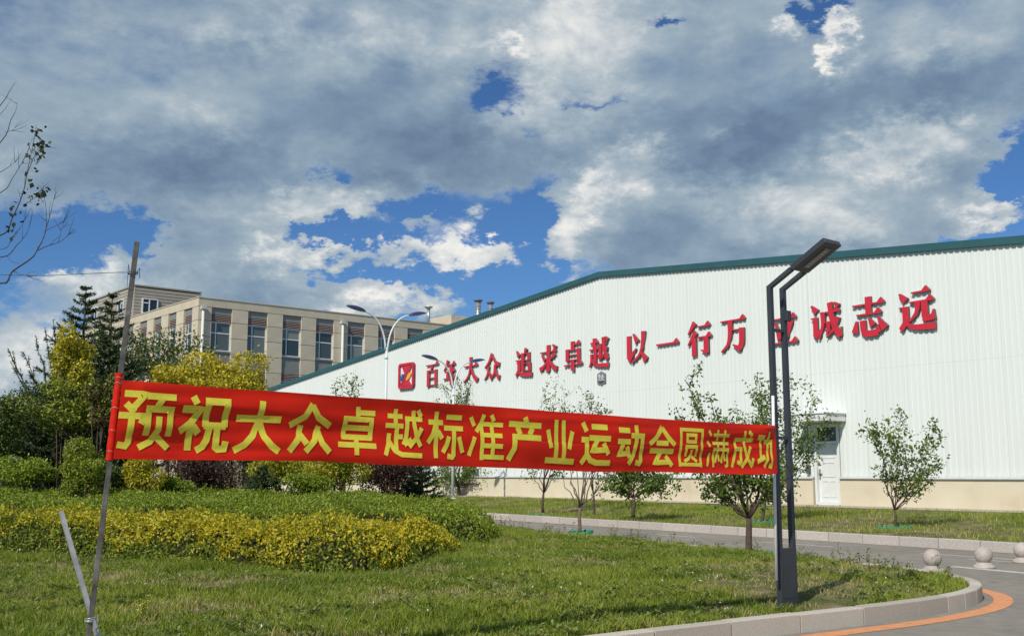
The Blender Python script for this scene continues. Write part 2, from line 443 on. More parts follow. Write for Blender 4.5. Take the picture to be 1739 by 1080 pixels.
class MB:
    """collects faces, builds one mesh"""
    def __init__(self):
        self.v, self.f, self.mi, self.sm = [], [], [], []

    def add(self, verts, faces, mi=0, sm=False):
        o = len(self.v)
        self.v += [tuple(map(float, p)) for p in verts]
        for f in faces:
            self.f.append(tuple(i + o for i in f))
            self.mi.append(mi)
            self.sm.append(sm)
        return self

    def box(self, x0, x1, y0, y1, z0, z1, mi=0):
        v = [(x, y, z) for z in (z0, z1) for y in (y0, y1) for x in (x0, x1)]
        return self.add(v, [(0, 2, 3, 1), (4, 5, 7, 6), (0, 1, 5, 4), (2, 6, 7, 3), (0, 4, 6, 2), (1, 3, 7, 5)], mi)

    def frame_box(self, o, ax, ay, az_, mi=0):
        """box from corner o spanned by three vectors"""
        o, ax, ay, az_ = map(np.array, (o, ax, ay, az_))
        v = [o + i * ax + j * ay + k * az_ for k in (0, 1) for j in (0, 1) for i in (0, 1)]
        return self.add(v, [(0, 2, 3, 1), (4, 5, 7, 6), (0, 1, 5, 4), (2, 6, 7, 3), (0, 4, 6, 2), (1, 3, 7, 5)], mi)

    def tube(self, pts, rad, n=8, mi=0, cap=True, sm=True):
        pts = [np.array(p, float) for p in pts]
        if not hasattr(rad, '__len__'): rad = [rad] * len(pts)
        vs, fs = [], []
        up = None
        for i, p in enumerate(pts):
            t = pts[min(i + 1, len(pts) - 1)] - pts[max(i - 1, 0)]
            t = t / (np.linalg.norm(t) + 1e-9)
            if up is None:
                up = np.array([1, 0, 0]) if abs(t[0]) < 0.8 else np.array([0, 1, 0])
            a = np.cross(t, up); a /= np.linalg.norm(a) + 1e-9
            b = np.cross(t, a)
            up = -np.cross(t, a) if False else np.cross(a, t)
            for k in range(n):
                w = 2 * math.pi * k / n
                vs.append(p + rad[i] * (math.cos(w) * a + math.sin(w) * b))
        for i in range(len(pts) - 1):
            for k in range(n):
                fs.append((i * n + k, i * n + (k + 1) % n, (i + 1) * n + (k + 1) % n, (i + 1) * n + k))
        if cap:
            fs.append(tuple(range(n - 1, -1, -1)))
            fs.append(tuple((len(pts) - 1) * n + k for k in range(n)))
        return self.add(vs, fs, mi, sm)

    def lathe(self, prof, n=24, c=(0, 0), mi=0, sm=True):
        vs, fs = [], []
        for r, z in prof:
            for k in range(n):
                w = 2 * math.pi * k / n
                vs.append((c[0] + r * math.cos(w), c[1] + r * math.sin(w), z))
        for i in range(len(prof) - 1):
            for k in range(n):
                fs.append((i * n + k, i * n + (k + 1) % n, (i + 1) * n + (k + 1) % n, (i + 1) * n + k))
        fs.append(tuple(range(n - 1, -1, -1)))
        fs.append(tuple((len(prof) - 1) * n + k for k in range(n)))
        return self.add(vs, fs, mi, sm)

    def mesh(self, name, mats):
        me = bpy.data.meshes.new(name)
        me.from_pydata(self.v, [], self.f)
        for m in (mats if isinstance(mats, (list, tuple)) else [mats]):
            me.materials.append(m)
        me.polygons.foreach_set('material_index', self.mi)
        me.polygons.foreach_set('use_smooth', self.sm)
        me.update()
        return me

    def build(self, name, mats, parent=None, loc=None, bevel=0.0):
        me = self.mesh(name, mats)
        if bevel:
            bm = bmesh.new(); bm.from_mesh(me)
            bmesh.ops.bevel(bm, geom=[e for e in bm.edges], offset=bevel, segments=1, affect='EDGES', clamp_overlap=True)
            bm.to_mesh(me); bm.free()
        o = link(name, me, parent)
        if loc is not None: o.location = loc
        return o


rng = np.random.default_rng(7)

# ------------------------------------------------------------------ ground plan
def smooth01(t):
    t = np.clip(t, 0, 1)
    return t * t * (3 - 2 * t)


# outer top edge of the near kerb, from the left, round the tip and back along the far road
KERB = [(-22, -8.6), (-12, -0.5), (-6, 4.35), (-2.6, 7.05), (0.94, 9.77), (2.7, 11.0), (4.19, 12.02), (5.04, 12.72), (5.62, 13.33), (6.02, 13.95), (6.26, 14.6), (6.33, 15.3),
        (6.27, 16.0), (6.08, 16.7), (5.75, 17.5), (5.40, 18.4), (4.75, 19.75), (3.1, 23.0), (1.35, 26.3), (-2.8, 33.2), (-11.4, 45.1), (-24, 63)]


def resample(pts, step):
    pts = np.array(pts, float)
    # catmull-rom then even spacing
    P = np.vstack([2 * pts[0] - pts[1], pts, 2 * pts[-1] - pts[-2]])
    out = []
    for i in range(1, len(P) - 2):
        for t in np.linspace(0, 1, 24, endpoint=False):
            a, b, c, d = P[i - 1], P[i], P[i + 1], P[i + 2]
            out.append(0.5 * (2 * b + (c - a) * t + (2 * a - 5 * b + 4 * c - d) * t * t + (3 * b - a - 3 * c + d) * t ** 3))
    out.append(pts[-1])
    out = np.array(out)
    L = np.concatenate([[0], np.cumsum(np.linalg.norm(np.diff(out, axis=0), axis=1))])
    s = np.arange(0, L[-1], step)
    return np.stack([np.interp(s, L, out[:, k]) for k in range(out.shape[1])], 1)


KP = resample(KERB, 0.05)
KT = np.gradient(KP, axis=0)
KT /= np.linalg.norm(KT, axis=1)[:, None]
KN = np.stack([KT[:, 1], -KT[:, 0]], 1)      # outwards, towards the road
KW = 0.15
INNER = KP - KN * (KW + 0.005)
LAWN_POLY = np.vstack([INNER[::8], [(-60, 63), (-60, -8.6)]])


def in_poly(P, poly):
    x, y = P[:, 0], P[:, 1]
    c = np.zeros(len(P), bool)
    j = len(poly) - 1
    for i in range(len(poly)):
        xi, yi = poly[i]; xj, yj = poly[j]
        cond = ((yi > y) != (yj > y)) & (x < (xj - xi) * (y - yi) / ((yj - yi) + 1e-12) + xi)
        c ^= cond
        j = i
    return c


def dist_line(P, line):
    d = np.full(len(P), 1e9)
    for a, b in zip(line[:-1], line[1:]):
        ab = b - a
        t = np.clip(((P - a) @ ab) / (ab @ ab), 0, 1)
        q = a + t[:, None] * ab
        d = np.minimum(d, np.linalg.norm(P - q, axis=1))
    return d


INNER_L = INNER[::16]


def lawn_z(P):
    P = np.atleast_2d(np.asarray(P, float))[:, :2]
    kd = dist_line(P, INNER_L)
    x, y = P[:, 0], P[:, 1]
    und = 0.018 * np.sin(x * 1.7 + 0.6 * y) + 0.014 * np.sin(y * 2.3 - x * 0.8) + 0.01 * np.sin(3.1 * x + 2.2 * y)
    return 0.165 + 0.085 * smooth01(kd / 1.6) + 0.30 * smooth01((y - 17) / 14) * smooth01((1.0 - x) / 5) + und * smooth01(kd / 0.8)


# warehouse frame: local x along the wall to the right, local y into the building
WX = np.array([0.606, -0.7955]); WX /= np.linalg.norm(WX)
WY = np.array([0.7955, 0.606]); WY /= np.linalg.norm(WY)
WD = np.array([11.1017, 37.6602])
WRZ = math.atan2(WX[1], WX[0])


def wl(px, py, off=0.0):
    """pixel -> wall coordinates (along wall, height) on the wall plane moved out by off"""
    d = ray(px, py)
    t = ((WD - CAMP[:2]) @ WY - off) / (d[:2] @ WY)
    P = CAMP + d * t
    return (P[:2] - WD) @ WX, P[2]


def wworld(x, y):
    return WD + WX * x + WY * y


FK0 = np.array([-0.67, 38.63]); FK1 = np.array([10.43, 22.02])
FKD = (FK1 - FK0) / np.linalg.norm(FK1 - FK0)
FKN = np.array([FKD[1], -FKD[0]])     # towards the road (camera side)
if FKN @ (CAMP[:2] - FK0) < 0: FKN = -FKN


def verge_z(P):
    P = np.atleast_2d(np.asarray(P, float))[:, :2]
    a = -((P - FK0) @ FKN)
    x, y = P[:, 0], P[:, 1]
    und = 0.025 * np.sin(x * 1.1 + 0.4 * y) + 0.02 * np.sin(y * 1.3 - x * 0.7)
    return 0.19 + 0.30 * smooth01(a / 7.0) + und * smooth01(a / 1.2) * smooth01((9.0 - a) / 2)


# ------------------------------------------------------------------ ground sheets
o = npmesh('ground', [(-2500, -2500, -0.06), (2500, -2500, -0.06), (2500, 2500, -0.06), (-2500, 2500, -0.06)], [(0, 1, 2, 3)], M_FIELD)
tag(o, kind='structure')
o = npmesh('road', [(-70, -40, 0), (60, -40, 0), (60, 80, 0), (-70, 80, 0)], [(0, 1, 2, 3)], M_ASPH)
tag(o, kind='structure')


def sheet(name, poly, zf, step, mat, x0, x1, y0, y1, edge=None):
    """height-field over a polygon: a grid clipped to it by bmesh triangulation"""
    bm = bmesh.new()
    gx = np.arange(x0, x1 + step, step); gy = np.arange(y0, y1 + step, step)
    G = np.stack(np.meshgrid(gx, gy), -1).reshape(-1, 2)
    ins = in_poly(G, poly) & (dist_line(G, np.vstack([poly, poly[:1]])) > step * 0.45)
    G = G[ins]
    E = poly
    from mathutils.geometry import delaunay_2d_cdt
    vs = [Vector(p) for p in np.vstack([E, G])]
    ed = [(i, (i + 1) % len(E)) for i in range(len(E))]
    r = delaunay_2d_cdt(vs, ed, [], 1, 1e-5)
    V2 = np.array([(p[0], p[1]) for p in r[0]])
    F = [tuple(f) for f in r[2]]
    Z = zf(V2)
    me = bpy.data.meshes.new(name)
    me.from_pydata([(a[0], a[1], z) for a, z in zip(V2, Z)], [], F)
    me.materials.append(mat)
    me.polygons.foreach_set('use_smooth', np.ones(len(me.polygons), bool))
    me.update()
    bm.free()
    return tag(link(name, me), kind='structure')


def densify(poly, step):
    out = []
    for a, b in zip(poly, np.roll(poly, -1, 0)):
        n = max(1, int(np.linalg.norm(b - a) / step))
        for t in range(n): out.append(a + (b - a) * t / n)
    return np.array(out)


lawn_near = np.vstack([INNER[(INNER[:, 0] > -16)][::6], [(-16, 50.5)]])
lp = INNER[(INNER[:, 0] > -20)][::6]
lp = np.vstack([lp, [(lp[-1][0] - 14, lp[-1][1]), (lp[0][0] - 14, lp[0][1])]])
sheet('lawn', lp, lawn_z, 0.5, M_EARTH, -35, 8, -9, 60)
vA = FK0 - FKD * 45; vB = FK1 + FKD * 26
off = -FKN * 0.16
vp = np.array([vA + off, vB + off, wworld(40, -0.9), wworld(40, 8), wworld(-75, 8), wworld(-75, -0.9)])
vp = np.array([vA + off, vB + off, vB - FKN * 8.9, vA - FKN * 8.9])
sheet('verge', densify(vp, 1.0), verge_z, 0.8, M_EARTH, -40, 40, -10, 90)
# gravel apron along the wall
MBx = MB()
pa = [wworld(-75, -1.15), wworld(30, -1.15), wworld(30, 0.3), wworld(-75, 0.3)]
MBx.add([(*pa[0], 0.50), (*pa[1], 0.50), (*pa[2], 0.545), (*pa[3], 0.545)], [(0, 1, 2, 3)])
tag(MBx.build('path', M_APRON), kind='structure')


# ------------------------------------------------------------------ kerbs, stone by stone
def kerb_run(name, P, N, joints, h, w, mat, z0=-0.05, jit=0.004):
    root = empty(name, (float(P[0][0]), float(P[0][1]), 0))
    root['kind'] = 'structure'
    rnd = random.Random(3)
    base = np.array([P[0][0], P[0][1], 0])
    for a, b in zip(joints[:-1], joints[1:]):
        if b - a < 2: continue
        dz = rnd.uniform(-jit, jit); dn = rnd.uniform(-jit, jit)
        idx = np.unique(np.linspace(a, b - (1 if b - a < 40 else 1), max(2, min(6, (b - a) // 4 + 1))).astype(int))
        c = 0.012
        prof = [(dn, z0), (dn, h + dz - c), (dn - c, h + dz), (dn - w + c, h + dz), (dn - w, h + dz - c), (dn - w, z0)]
        m = MB()
        vs = []
        for k, i in enumerate(idx):
            sh = 0.0
            p = np.array([*P[i], 0.0])
            if k == 0: p[:2] += np.array([N[i][1], -N[i][0]]) * 0.0 + (P[idx[1]] - P[i]) / np.linalg.norm(P[idx[1]] - P[i]) * 0.006
            if k == len(idx) - 1:
                p[:2] += (P[min(i + 1, len(P) - 1)] - P[i]) * 0.75
            for (q, z) in prof:
                vs.append((p[0] + N[i][0] * q - base[0], p[1] + N[i][1] * q - base[1], z))
        n = len(prof); fs = []
        for k in range(len(idx) - 1):
            for j in range(n):
                fs.append((k * n + j, k * n + (j + 1) % n, (k + 1) * n + (j + 1) % n, (k + 1) * n + j))
        fs.append(tuple(range(n - 1, -1, -1))); fs.append(tuple((len(idx) - 1) * n + j for j in range(n)))
        m.add(vs, fs)
        m.build('kerb_stone', mat, root)
    return root


Ls = np.arange(len(KP)) * 0.05
i0 = int(np.argmin(np.linalg.norm(KP - np.array([-12, -0.5]), axis=1)))
i1 = int(np.argmin(np.linalg.norm(KP - np.array([-8, 38.5]), axis=1)))
tipi = int(np.argmin(np.linalg.norm(KP - np.array([6.3, 15.0]), axis=1)))
joints = [i0]
while joints[-1] < i1:
    d = abs(joints[-1] - tipi) * 0.05
    s = 0.5 if d < 2.6 else (0.72 if d < 3.6 else 1.0)
    joints.append(joints[-1] + int(s / 0.05))
kerb_run('kerb', KP, KN, joints, 0.187, KW, M_KERB)
FP = np.array([FK0 - FKD * 30 + FKD * 0.05 * i for i in range(int(78 / 0.05))])
FN = np.repeat(FKN[None], len(FP), 0)
kerb_run('kerb', FP, FN, list(range(0, len(FP), 20)), 0.21, 0.16, M_KERBF)


# ------------------------------------------------------------------ road paint (sheets 4 mm up)
def strip(name, P0, P1, z, mat, label=None):
    n = len(P0)
    V = [(*p, z) for p in P0] + [(*p, z) for p in P1]
    F = [(i, i + 1, n + i + 1, n + i) for i in range(n - 1)]
    return tag(npmesh(name, V, F, mat), kind='structure')


sel = np.arange(i0, tipi + 26, 3)
fade = np.clip((tipi + 25 - sel) / 30.0, 0, 1)[:, None]
strip('orange_line', KP[sel] + KN[sel] * 0.13, KP[sel] + KN[sel] * (0.13 + 0.02 + 0.21 * np.sqrt(fade)), 0.004, M_ORANGE)
# grey gutter line, then lane dashes beside the far kerb
gl = np.array([FK0 - FKD * 30, FK1 + FKD * 25])
strip('gutter_line', gl + FKN * 0.05, gl + FKN * 0.14, 0.004, M_YELP)
for dd, wdt, ph, mat in ((1.55, 0.11, 0.25, M_WHITEP),):
    root = empty('lane_line'); root['kind'] = 'structure'
    a = -26.0
    base = FK0
    q0 = np.array([5.96, 25.82]); off_d = (q0 - FK0) @ FKN; s0 = (q0 - FK0) @ FKD
    k = -9
    while k < 9:
        s = s0 + k * 4.35
        pts = [FK0 + FKD * s + FKN * (off_d - .05), FK0 + FKD * (s + 2.15) + FKN * (off_d - .05), FK0 + FKD * (s + 2.15) + FKN * (off_d + .06), FK0 + FKD * s + FKN * (off_d + .06)]
        npmesh('dash', [(*p, 0.004) for p in pts], [(0, 1, 2, 3)], mat, root)
        k += 1
p0 = at_z(1530, 935.5, 0)[:2]; p1 = at_z(1680, 943, 0)[:2]
dv = (p1 - p0) / np.linalg.norm(p1 - p0); nv = np.array([-dv[1], dv[0]])
strip('yellow_line', [p0, p0 + dv * 2.6], [p0 + nv * 0.09, p0 + dv * 2.6 + nv * 0.09], 0.004, M_YELP)
p0 = at_z(1608, 962, 0)[:2]; p1 = at_z(1739, 974, 0)[:2]
dv = (p1 - p0) / np.linalg.norm(p1 - p0); nv = np.array([-dv[1], dv[0]])
strip('stop_line', [p0, p0 + dv * 7], [p0 + nv * 0.22, p0 + dv * 7 + nv * 0.22], 0.004, M_WHITEP)
p0 = at_z(1640, 949, 0)[:2]; p1 = at_z(1739, 956, 0)[:2]
dv = (p1 - p0) / np.linalg.norm(p1 - p0); nv = np.array([-dv[1], dv[0]])
strip('lane_edge', [p0, p0 + dv * 6], [p0 + nv * 0.10, p0 + dv * 6 + nv * 0.10], 0.004, M_WHITEP)

# ------------------------------------------------------------------ bollards
BG = 'granite ball bollards across the road mouth'
BL = ['round granite ball bollard nearest the rounded kerb tip', 'round granite ball bollard standing in the middle of the three', 'round granite ball bollard cut by the right edge of the photo']
bproto = None
for (q, lab) in zip([(1588, 971), (1675, 965), (1741, 956)], BL):
    P = at_z(q[0], q[1], 0)
    if bproto is None:
        root = empty('bollard')
        MB().lathe([(0.185, 0), (0.185, 0.03), (0.165, 0.05), (0.14, 0.062), (0.125, 0.085), (0.125, 0.10)], 28).build('base', M_BALL, root)
        prof = [(0.150 * math.sin(a), 0.222 - 0.150 * math.cos(a)) for a in np.linspace(0.45, math.pi - 0.02, 18)]
        MB().lathe(prof, 30).build('ball', M_BALL, root)
        bproto = root
    else:
        root = bproto.copy(); COL.objects.link(root)
        for ch in bproto.children:
            c = ch.copy(); COL.objects.link(c); c.parent = root
    root.location = (P[0], P[1] + 0.08, 0)
    tag(root, lab, 'bollard', BG)

# ------------------------------------------------------------------ warehouse
EAVE_L, RIDGE, EAVE_R = (-46.6, 7.58), (-11.73, 10.61), (23.4, 7.3)
wh = empty('warehouse', (*WD, 0.0), WRZ)
tag(wh, 'white corrugated metal warehouse with teal roof edge and cream base wall', 'warehouse')


def roof_h(x):
    if x < RIDGE[0]:
        return EAVE_L[1] + (x - EAVE_L[0]) * (RIDGE[1] - EAVE_L[1]) / (RIDGE[0] - EAVE_L[0])
    return RIDGE[1] + (x - RIDGE[0]) * (EAVE_R[1] - RIDGE[1]) / (EAVE_R[0] - RIDGE[0])


PL_Z = 1.47
DX0, DX1, DZ1 = -0.47, 0.49, 3.30
# cladding: trapezoid ribs, one sheet
m = MB()
pitch_, rib, rd = 0.205, 0.055, 0.034
xs = []
x = EAVE_L[0]
while x < EAVE_R[0]:
    xs += [(x, 0.0), (x + pitch_ - rib - 0.03, 0.0), (x + pitch_ - rib - 0.012, -rd), (x + pitch_ - 0.018, -rd)]
    x += pitch_
xs.append((EAVE_R[0], 0.0))
cuts = sorted(set([DX0 - 0.07, DX1 + 0.07]))
pts = sorted(xs + [(c, 0.0) for c in cuts])
for (xa, ya), (xb, yb) in zip(pts[:-1], pts[1:]):
    if xb - xa < 1e-5: continue
    mid = (xa + xb) / 2
    zb = PL_Z + 0.03 if not (cuts[0] < mid < cuts[1]) else DZ1 + 0.06
    m.add([(xa, ya, zb), (xb, yb, zb), (xb, yb, roof_h(xb) - 0.1), (xa, ya, roof_h(xa) - 0.1)], [(0, 1, 2, 3)])
m.build('cladding', M_CLAD, wh)
# plinth in two lengths, proud of the sheeting
m = MB()
m.box(EAVE_L[0] - 0.05, DX0 - 0.10, -0.12, 0.3, 0.2, PL_Z - 0.03)
m.box(DX1 + 0.08, EAVE_R[0] + 0.05, -0.12, 0.3, 0.2, PL_Z - 0.03)
m.build('plinth', M_PLINTH, wh)
m = MB()
for xa, xb in ((EAVE_L[0] - 0.07, DX0 - 0.09), (DX1 + 0.07, EAVE_R[0] + 0.07)):
    m.add([(xa, -0.19, PL_Z - 0.028), (xb, -0.19, PL_Z - 0.028), (xb, 0.0, PL_Z - 0.026), (xa, 0.0, PL_Z - 0.026),
           (xa, -0.19, PL_Z), (xb, -0.19, PL_Z), (xb, -0.034, PL_Z + 0.045), (xa, -0.034, PL_Z + 0.045)],
          [(0, 3, 2, 1), (0, 1, 5, 4), (4, 5, 6, 7), (0, 4, 7, 3), (1, 2, 6, 5)])
m.build('flashing', M_FLASH, wh)
# teal edge trim
m = MB()
for (xa, xb) in ((EAVE_L[0] - 0.25, RIDGE[0]), (RIDGE[0], EAVE_R[0] + 0.25)):
    za, zb = roof_h(xa), roof_h(xb)
    hh = 0.24
    v = []
    for yy in (-0.13, 0.2):
        v += [(xa, yy, za - hh), (xb, yy, zb - hh), (xb, yy, zb), (xa, yy, za)]
    m.add(v, [(0, 1, 2, 3), (5, 4, 7, 6), (3, 2, 6, 7), (1, 0, 4, 5), (0, 3, 7, 4), (1, 5, 6, 2)])
m.build('roof_trim', M_TEAL, wh)
DEEP = 46.0
m = MB()
for (a, b) in ((EAVE_L, RIDGE), (RIDGE, EAVE_R)):
    m.add([(a[0], 0.2, a[1] - .03), (b[0], 0.2, b[1] - .03), (b[0], DEEP, b[1] - .03), (a[0], DEEP, a[1] - .03)], [(0, 1, 2, 3)])
roof = m.build('roof', M_ROOF, wh)
m = MB()
m.add([(EAVE_L[0], 0.02, 0.2), (EAVE_L[0], DEEP, 0.2), (EAVE_L[0], DEEP, EAVE_L[1] - .05), (EAVE_L[0], 0.02, EAVE_L[1] - .05)], [(0, 3, 2, 1)])
m.add([(EAVE_R[0], 0.02, 0.2), (EAVE_R[0], DEEP, 0.2), (EAVE_R[0], DEEP, EAVE_R[1] - .05), (EAVE_R[0], 0.02, EAVE_R[1] - .05)], [(0, 1, 2, 3)])
m.add([(EAVE_L[0], DEEP, 0.2), (EAVE_R[0], DEEP, 0.2), (EAVE_R[0], DEEP, EAVE_R[1]), (RIDGE[0], DEEP, RIDGE[1] - .05), (EAVE_L[0], DEEP, EAVE_L[1])], [(0, 4, 3, 2, 1)])
m.build('side_wall', M_CLAD, wh)
# two round vents on the roof
for (px, ytop, rr) in ((812, 508, 0.15), (833, 511.5, 0.13)):
    xw, _ = wl(px, 535)
    d = ray(px, 530)
    # point a little behind the gable
    yl = 2.8
    t = (((WD + WY * yl) - CAMP[:2]) @ WY) / (d[:2] @ WY)
    P = CAMP + d * t
    lx = (P[:2] - WD) @ WX
    zt = at_y(px, ytop, P[1])[2]
    vroot = MB().lathe([(rr, roof_h(lx) - 0.3), (rr, zt - 0.2)], 18, (lx, yl)).build('vent', M_VENT, roof)
    mm = MB()
    mm.lathe([(rr * 1.05, zt - 0.19), (rr * 1.75, zt - 0.10), (rr * 1.75, zt - 0.06), (rr * 0.3, zt)], 18, (lx, yl))
    for zz in (0.45, 0.62, 0.79):
        mm.lathe([(rr * 1.06, zt - zz), (rr * 1.06, zt - zz + .03)], 18, (lx, yl))
    # cap joined to the vent mesh
    me2 = mm.mesh('vent', M_VENTC)
    bm = bmesh.new(); bm.from_mesh(vroot.data); nf = len(bm.faces); bm.from_mesh(me2)
    bm.faces.ensure_lookup_table()
    for f in bm.faces[nf:]: f.material_index = 1
    bm.to_mesh(vroot.data); bm.free(); vroot.data.materials.append(M_VENTC)

# door: frame, leaf with raised panels, fanlight, handle
dr = MB().box(DX0 + 0.05, DX1 - 0.05, 0.06, 0.11, 0.62, 2.66).build('door', M_DOOR, wh)
m = MB()
for (xa, xb, za, zb) in ((-0.27, 0.29, 2.16, 2.50), (-0.27, 0.29, 1.50, 2.02), (-0.27, 0.0, 0.80, 1.38), (0.04, 0.29, 0.80, 1.38)):
    for (a, b, c, d) in ((xa, xb, za, za + .035), (xa, xb, zb - .035, zb), (xa, xa + .035, za + .035, zb - .035), (xb - .035, xb, za + .035, zb - .035)):
        m.box(a, b, 0.045, 0.058, c, d)
m.build('panel_moulding', M_DOOR, dr)
m = MB(); m.box(-0.385, -0.345, 0.035, 0.058, 1.42, 1.78); m.box(-0.385, -0.24, -0.005, 0.018, 1.60, 1.63); m.box(-0.375, -0.355, 0.018, 0.035, 1.60, 1.63)
m.build('handle', M_METER, dr)
m = MB()
m.box(DX0 - 0.05, DX0 + 0.045, -0.05, 0.14, 0.55, DZ1 + .05); m.box(DX1 - 0.045, DX1 + 0.05, -0.05, 0.14, 0.55, DZ1 + .05)
m.box(DX0 + 0.045, DX1 - 0.045, -0.05, 0.14, DZ1 - 0.06, DZ1 + .05); m.box(DX0 + 0.045, DX1 - 0.045, -0.02, 0.14, 2.665, 2.75)
m.box(DX0 + 0.045, DX1 - 0.045, -0.03, 0.2, 0.52, 0.615)
m.build('door_frame', M_DOOR, wh)
MB().box(DX0 + 0.045, DX1 - 0.045, 0.07, 0.09, 2.75, DZ1 - 0.06).build('fanlight', M_GLASSD, wh)
# canopy
m = MB()
m.box(-0.74, 0.86, -1.10, -0.036, 3.42, 3.66)
m.box(-0.78, 0.90, -1.14, -0.036, 3.662, 3.70)
m.build('canopy', M_DOOR, wh)
m = MB(); m.box(-0.82, -0.68, -0.14, -0.04, 1.62, 1.92)
mb_ = m.build('meter_box', M_METER, wh)
MB().tube([(-0.75, -0.05, 1.92), (-0.75, -0.05, 3.40)], 0.014, 6).build('conduit', M_METER, mb_)
# downpipe low on the left of the wall
MB().tube([(-22.6, -0.17, 0.5), (-22.6, -0.17, 1.5)], 0.05, 8).build('pipe', M_FLASH, wh)

# ---- lettering on the wall, drawn stroke by stroke
def cat(pts, sub=5):
    P = np.array(pts, float)
    if len(P) < 3: return P
    Q = np.vstack([2 * P[0] - P[1], P, 2 * P[-1] - P[-2]])
    out = []
    for i in range(1, len(Q) - 2):
        for t in np.linspace(0, 1, sub, endpoint=False):
            a, b, c, d = Q[i - 1], Q[i], Q[i + 1], Q[i + 2]
            out.append(0.5 * (2 * b + (c - a) * t + (2 * a - 5 * b + 4 * c - d) * t * t + (3 * b - a - 3 * c + d) * t ** 3))
    out.append(P[-1])
    return np.array(out)


def ribbon(P, w):
    """left/right edges of a polyline with mitred joints; w scalar or per point"""
    P = np.asarray(P, float)
    n = len(P)
    w = np.full(n, w, float) if np.isscalar(w) else np.asarray(w, float)
    T = np.diff(P, axis=0)
    T /= np.linalg.norm(T, axis=1)[:, None] + 1e-9
    N = np.stack([-T[:, 1], T[:, 0]], 1)
    Lf, Rt = [], []
    for i in range(n):
        if i == 0: nn, k = N[0], 1
        elif i == n - 1: nn, k = N[-1], 1
        else:
            nn = N[i - 1] + N[i]
            nn /= np.linalg.norm(nn) + 1e-9
            k = min(1.6, 1 / max(0.4, nn @ N[i]))
        Lf.append(P[i] + nn * w[i] / 2 * k); Rt.append(P[i] - nn * w[i] / 2 * k)
    return np.array(Lf), np.array(Rt)


def Hs(x0, y, x1): return ('H', x0, y, x1)
def Vs(x, y0, y1, w=17): return ('P', [(x, y0), (x, y1)], (w, w))
def hs(x0, y, x1): return ('P', [(x0, y), (x1, y)], (3.4, 3.4))
def Ps(pts, a, b): return ('P', pts, (a, b))


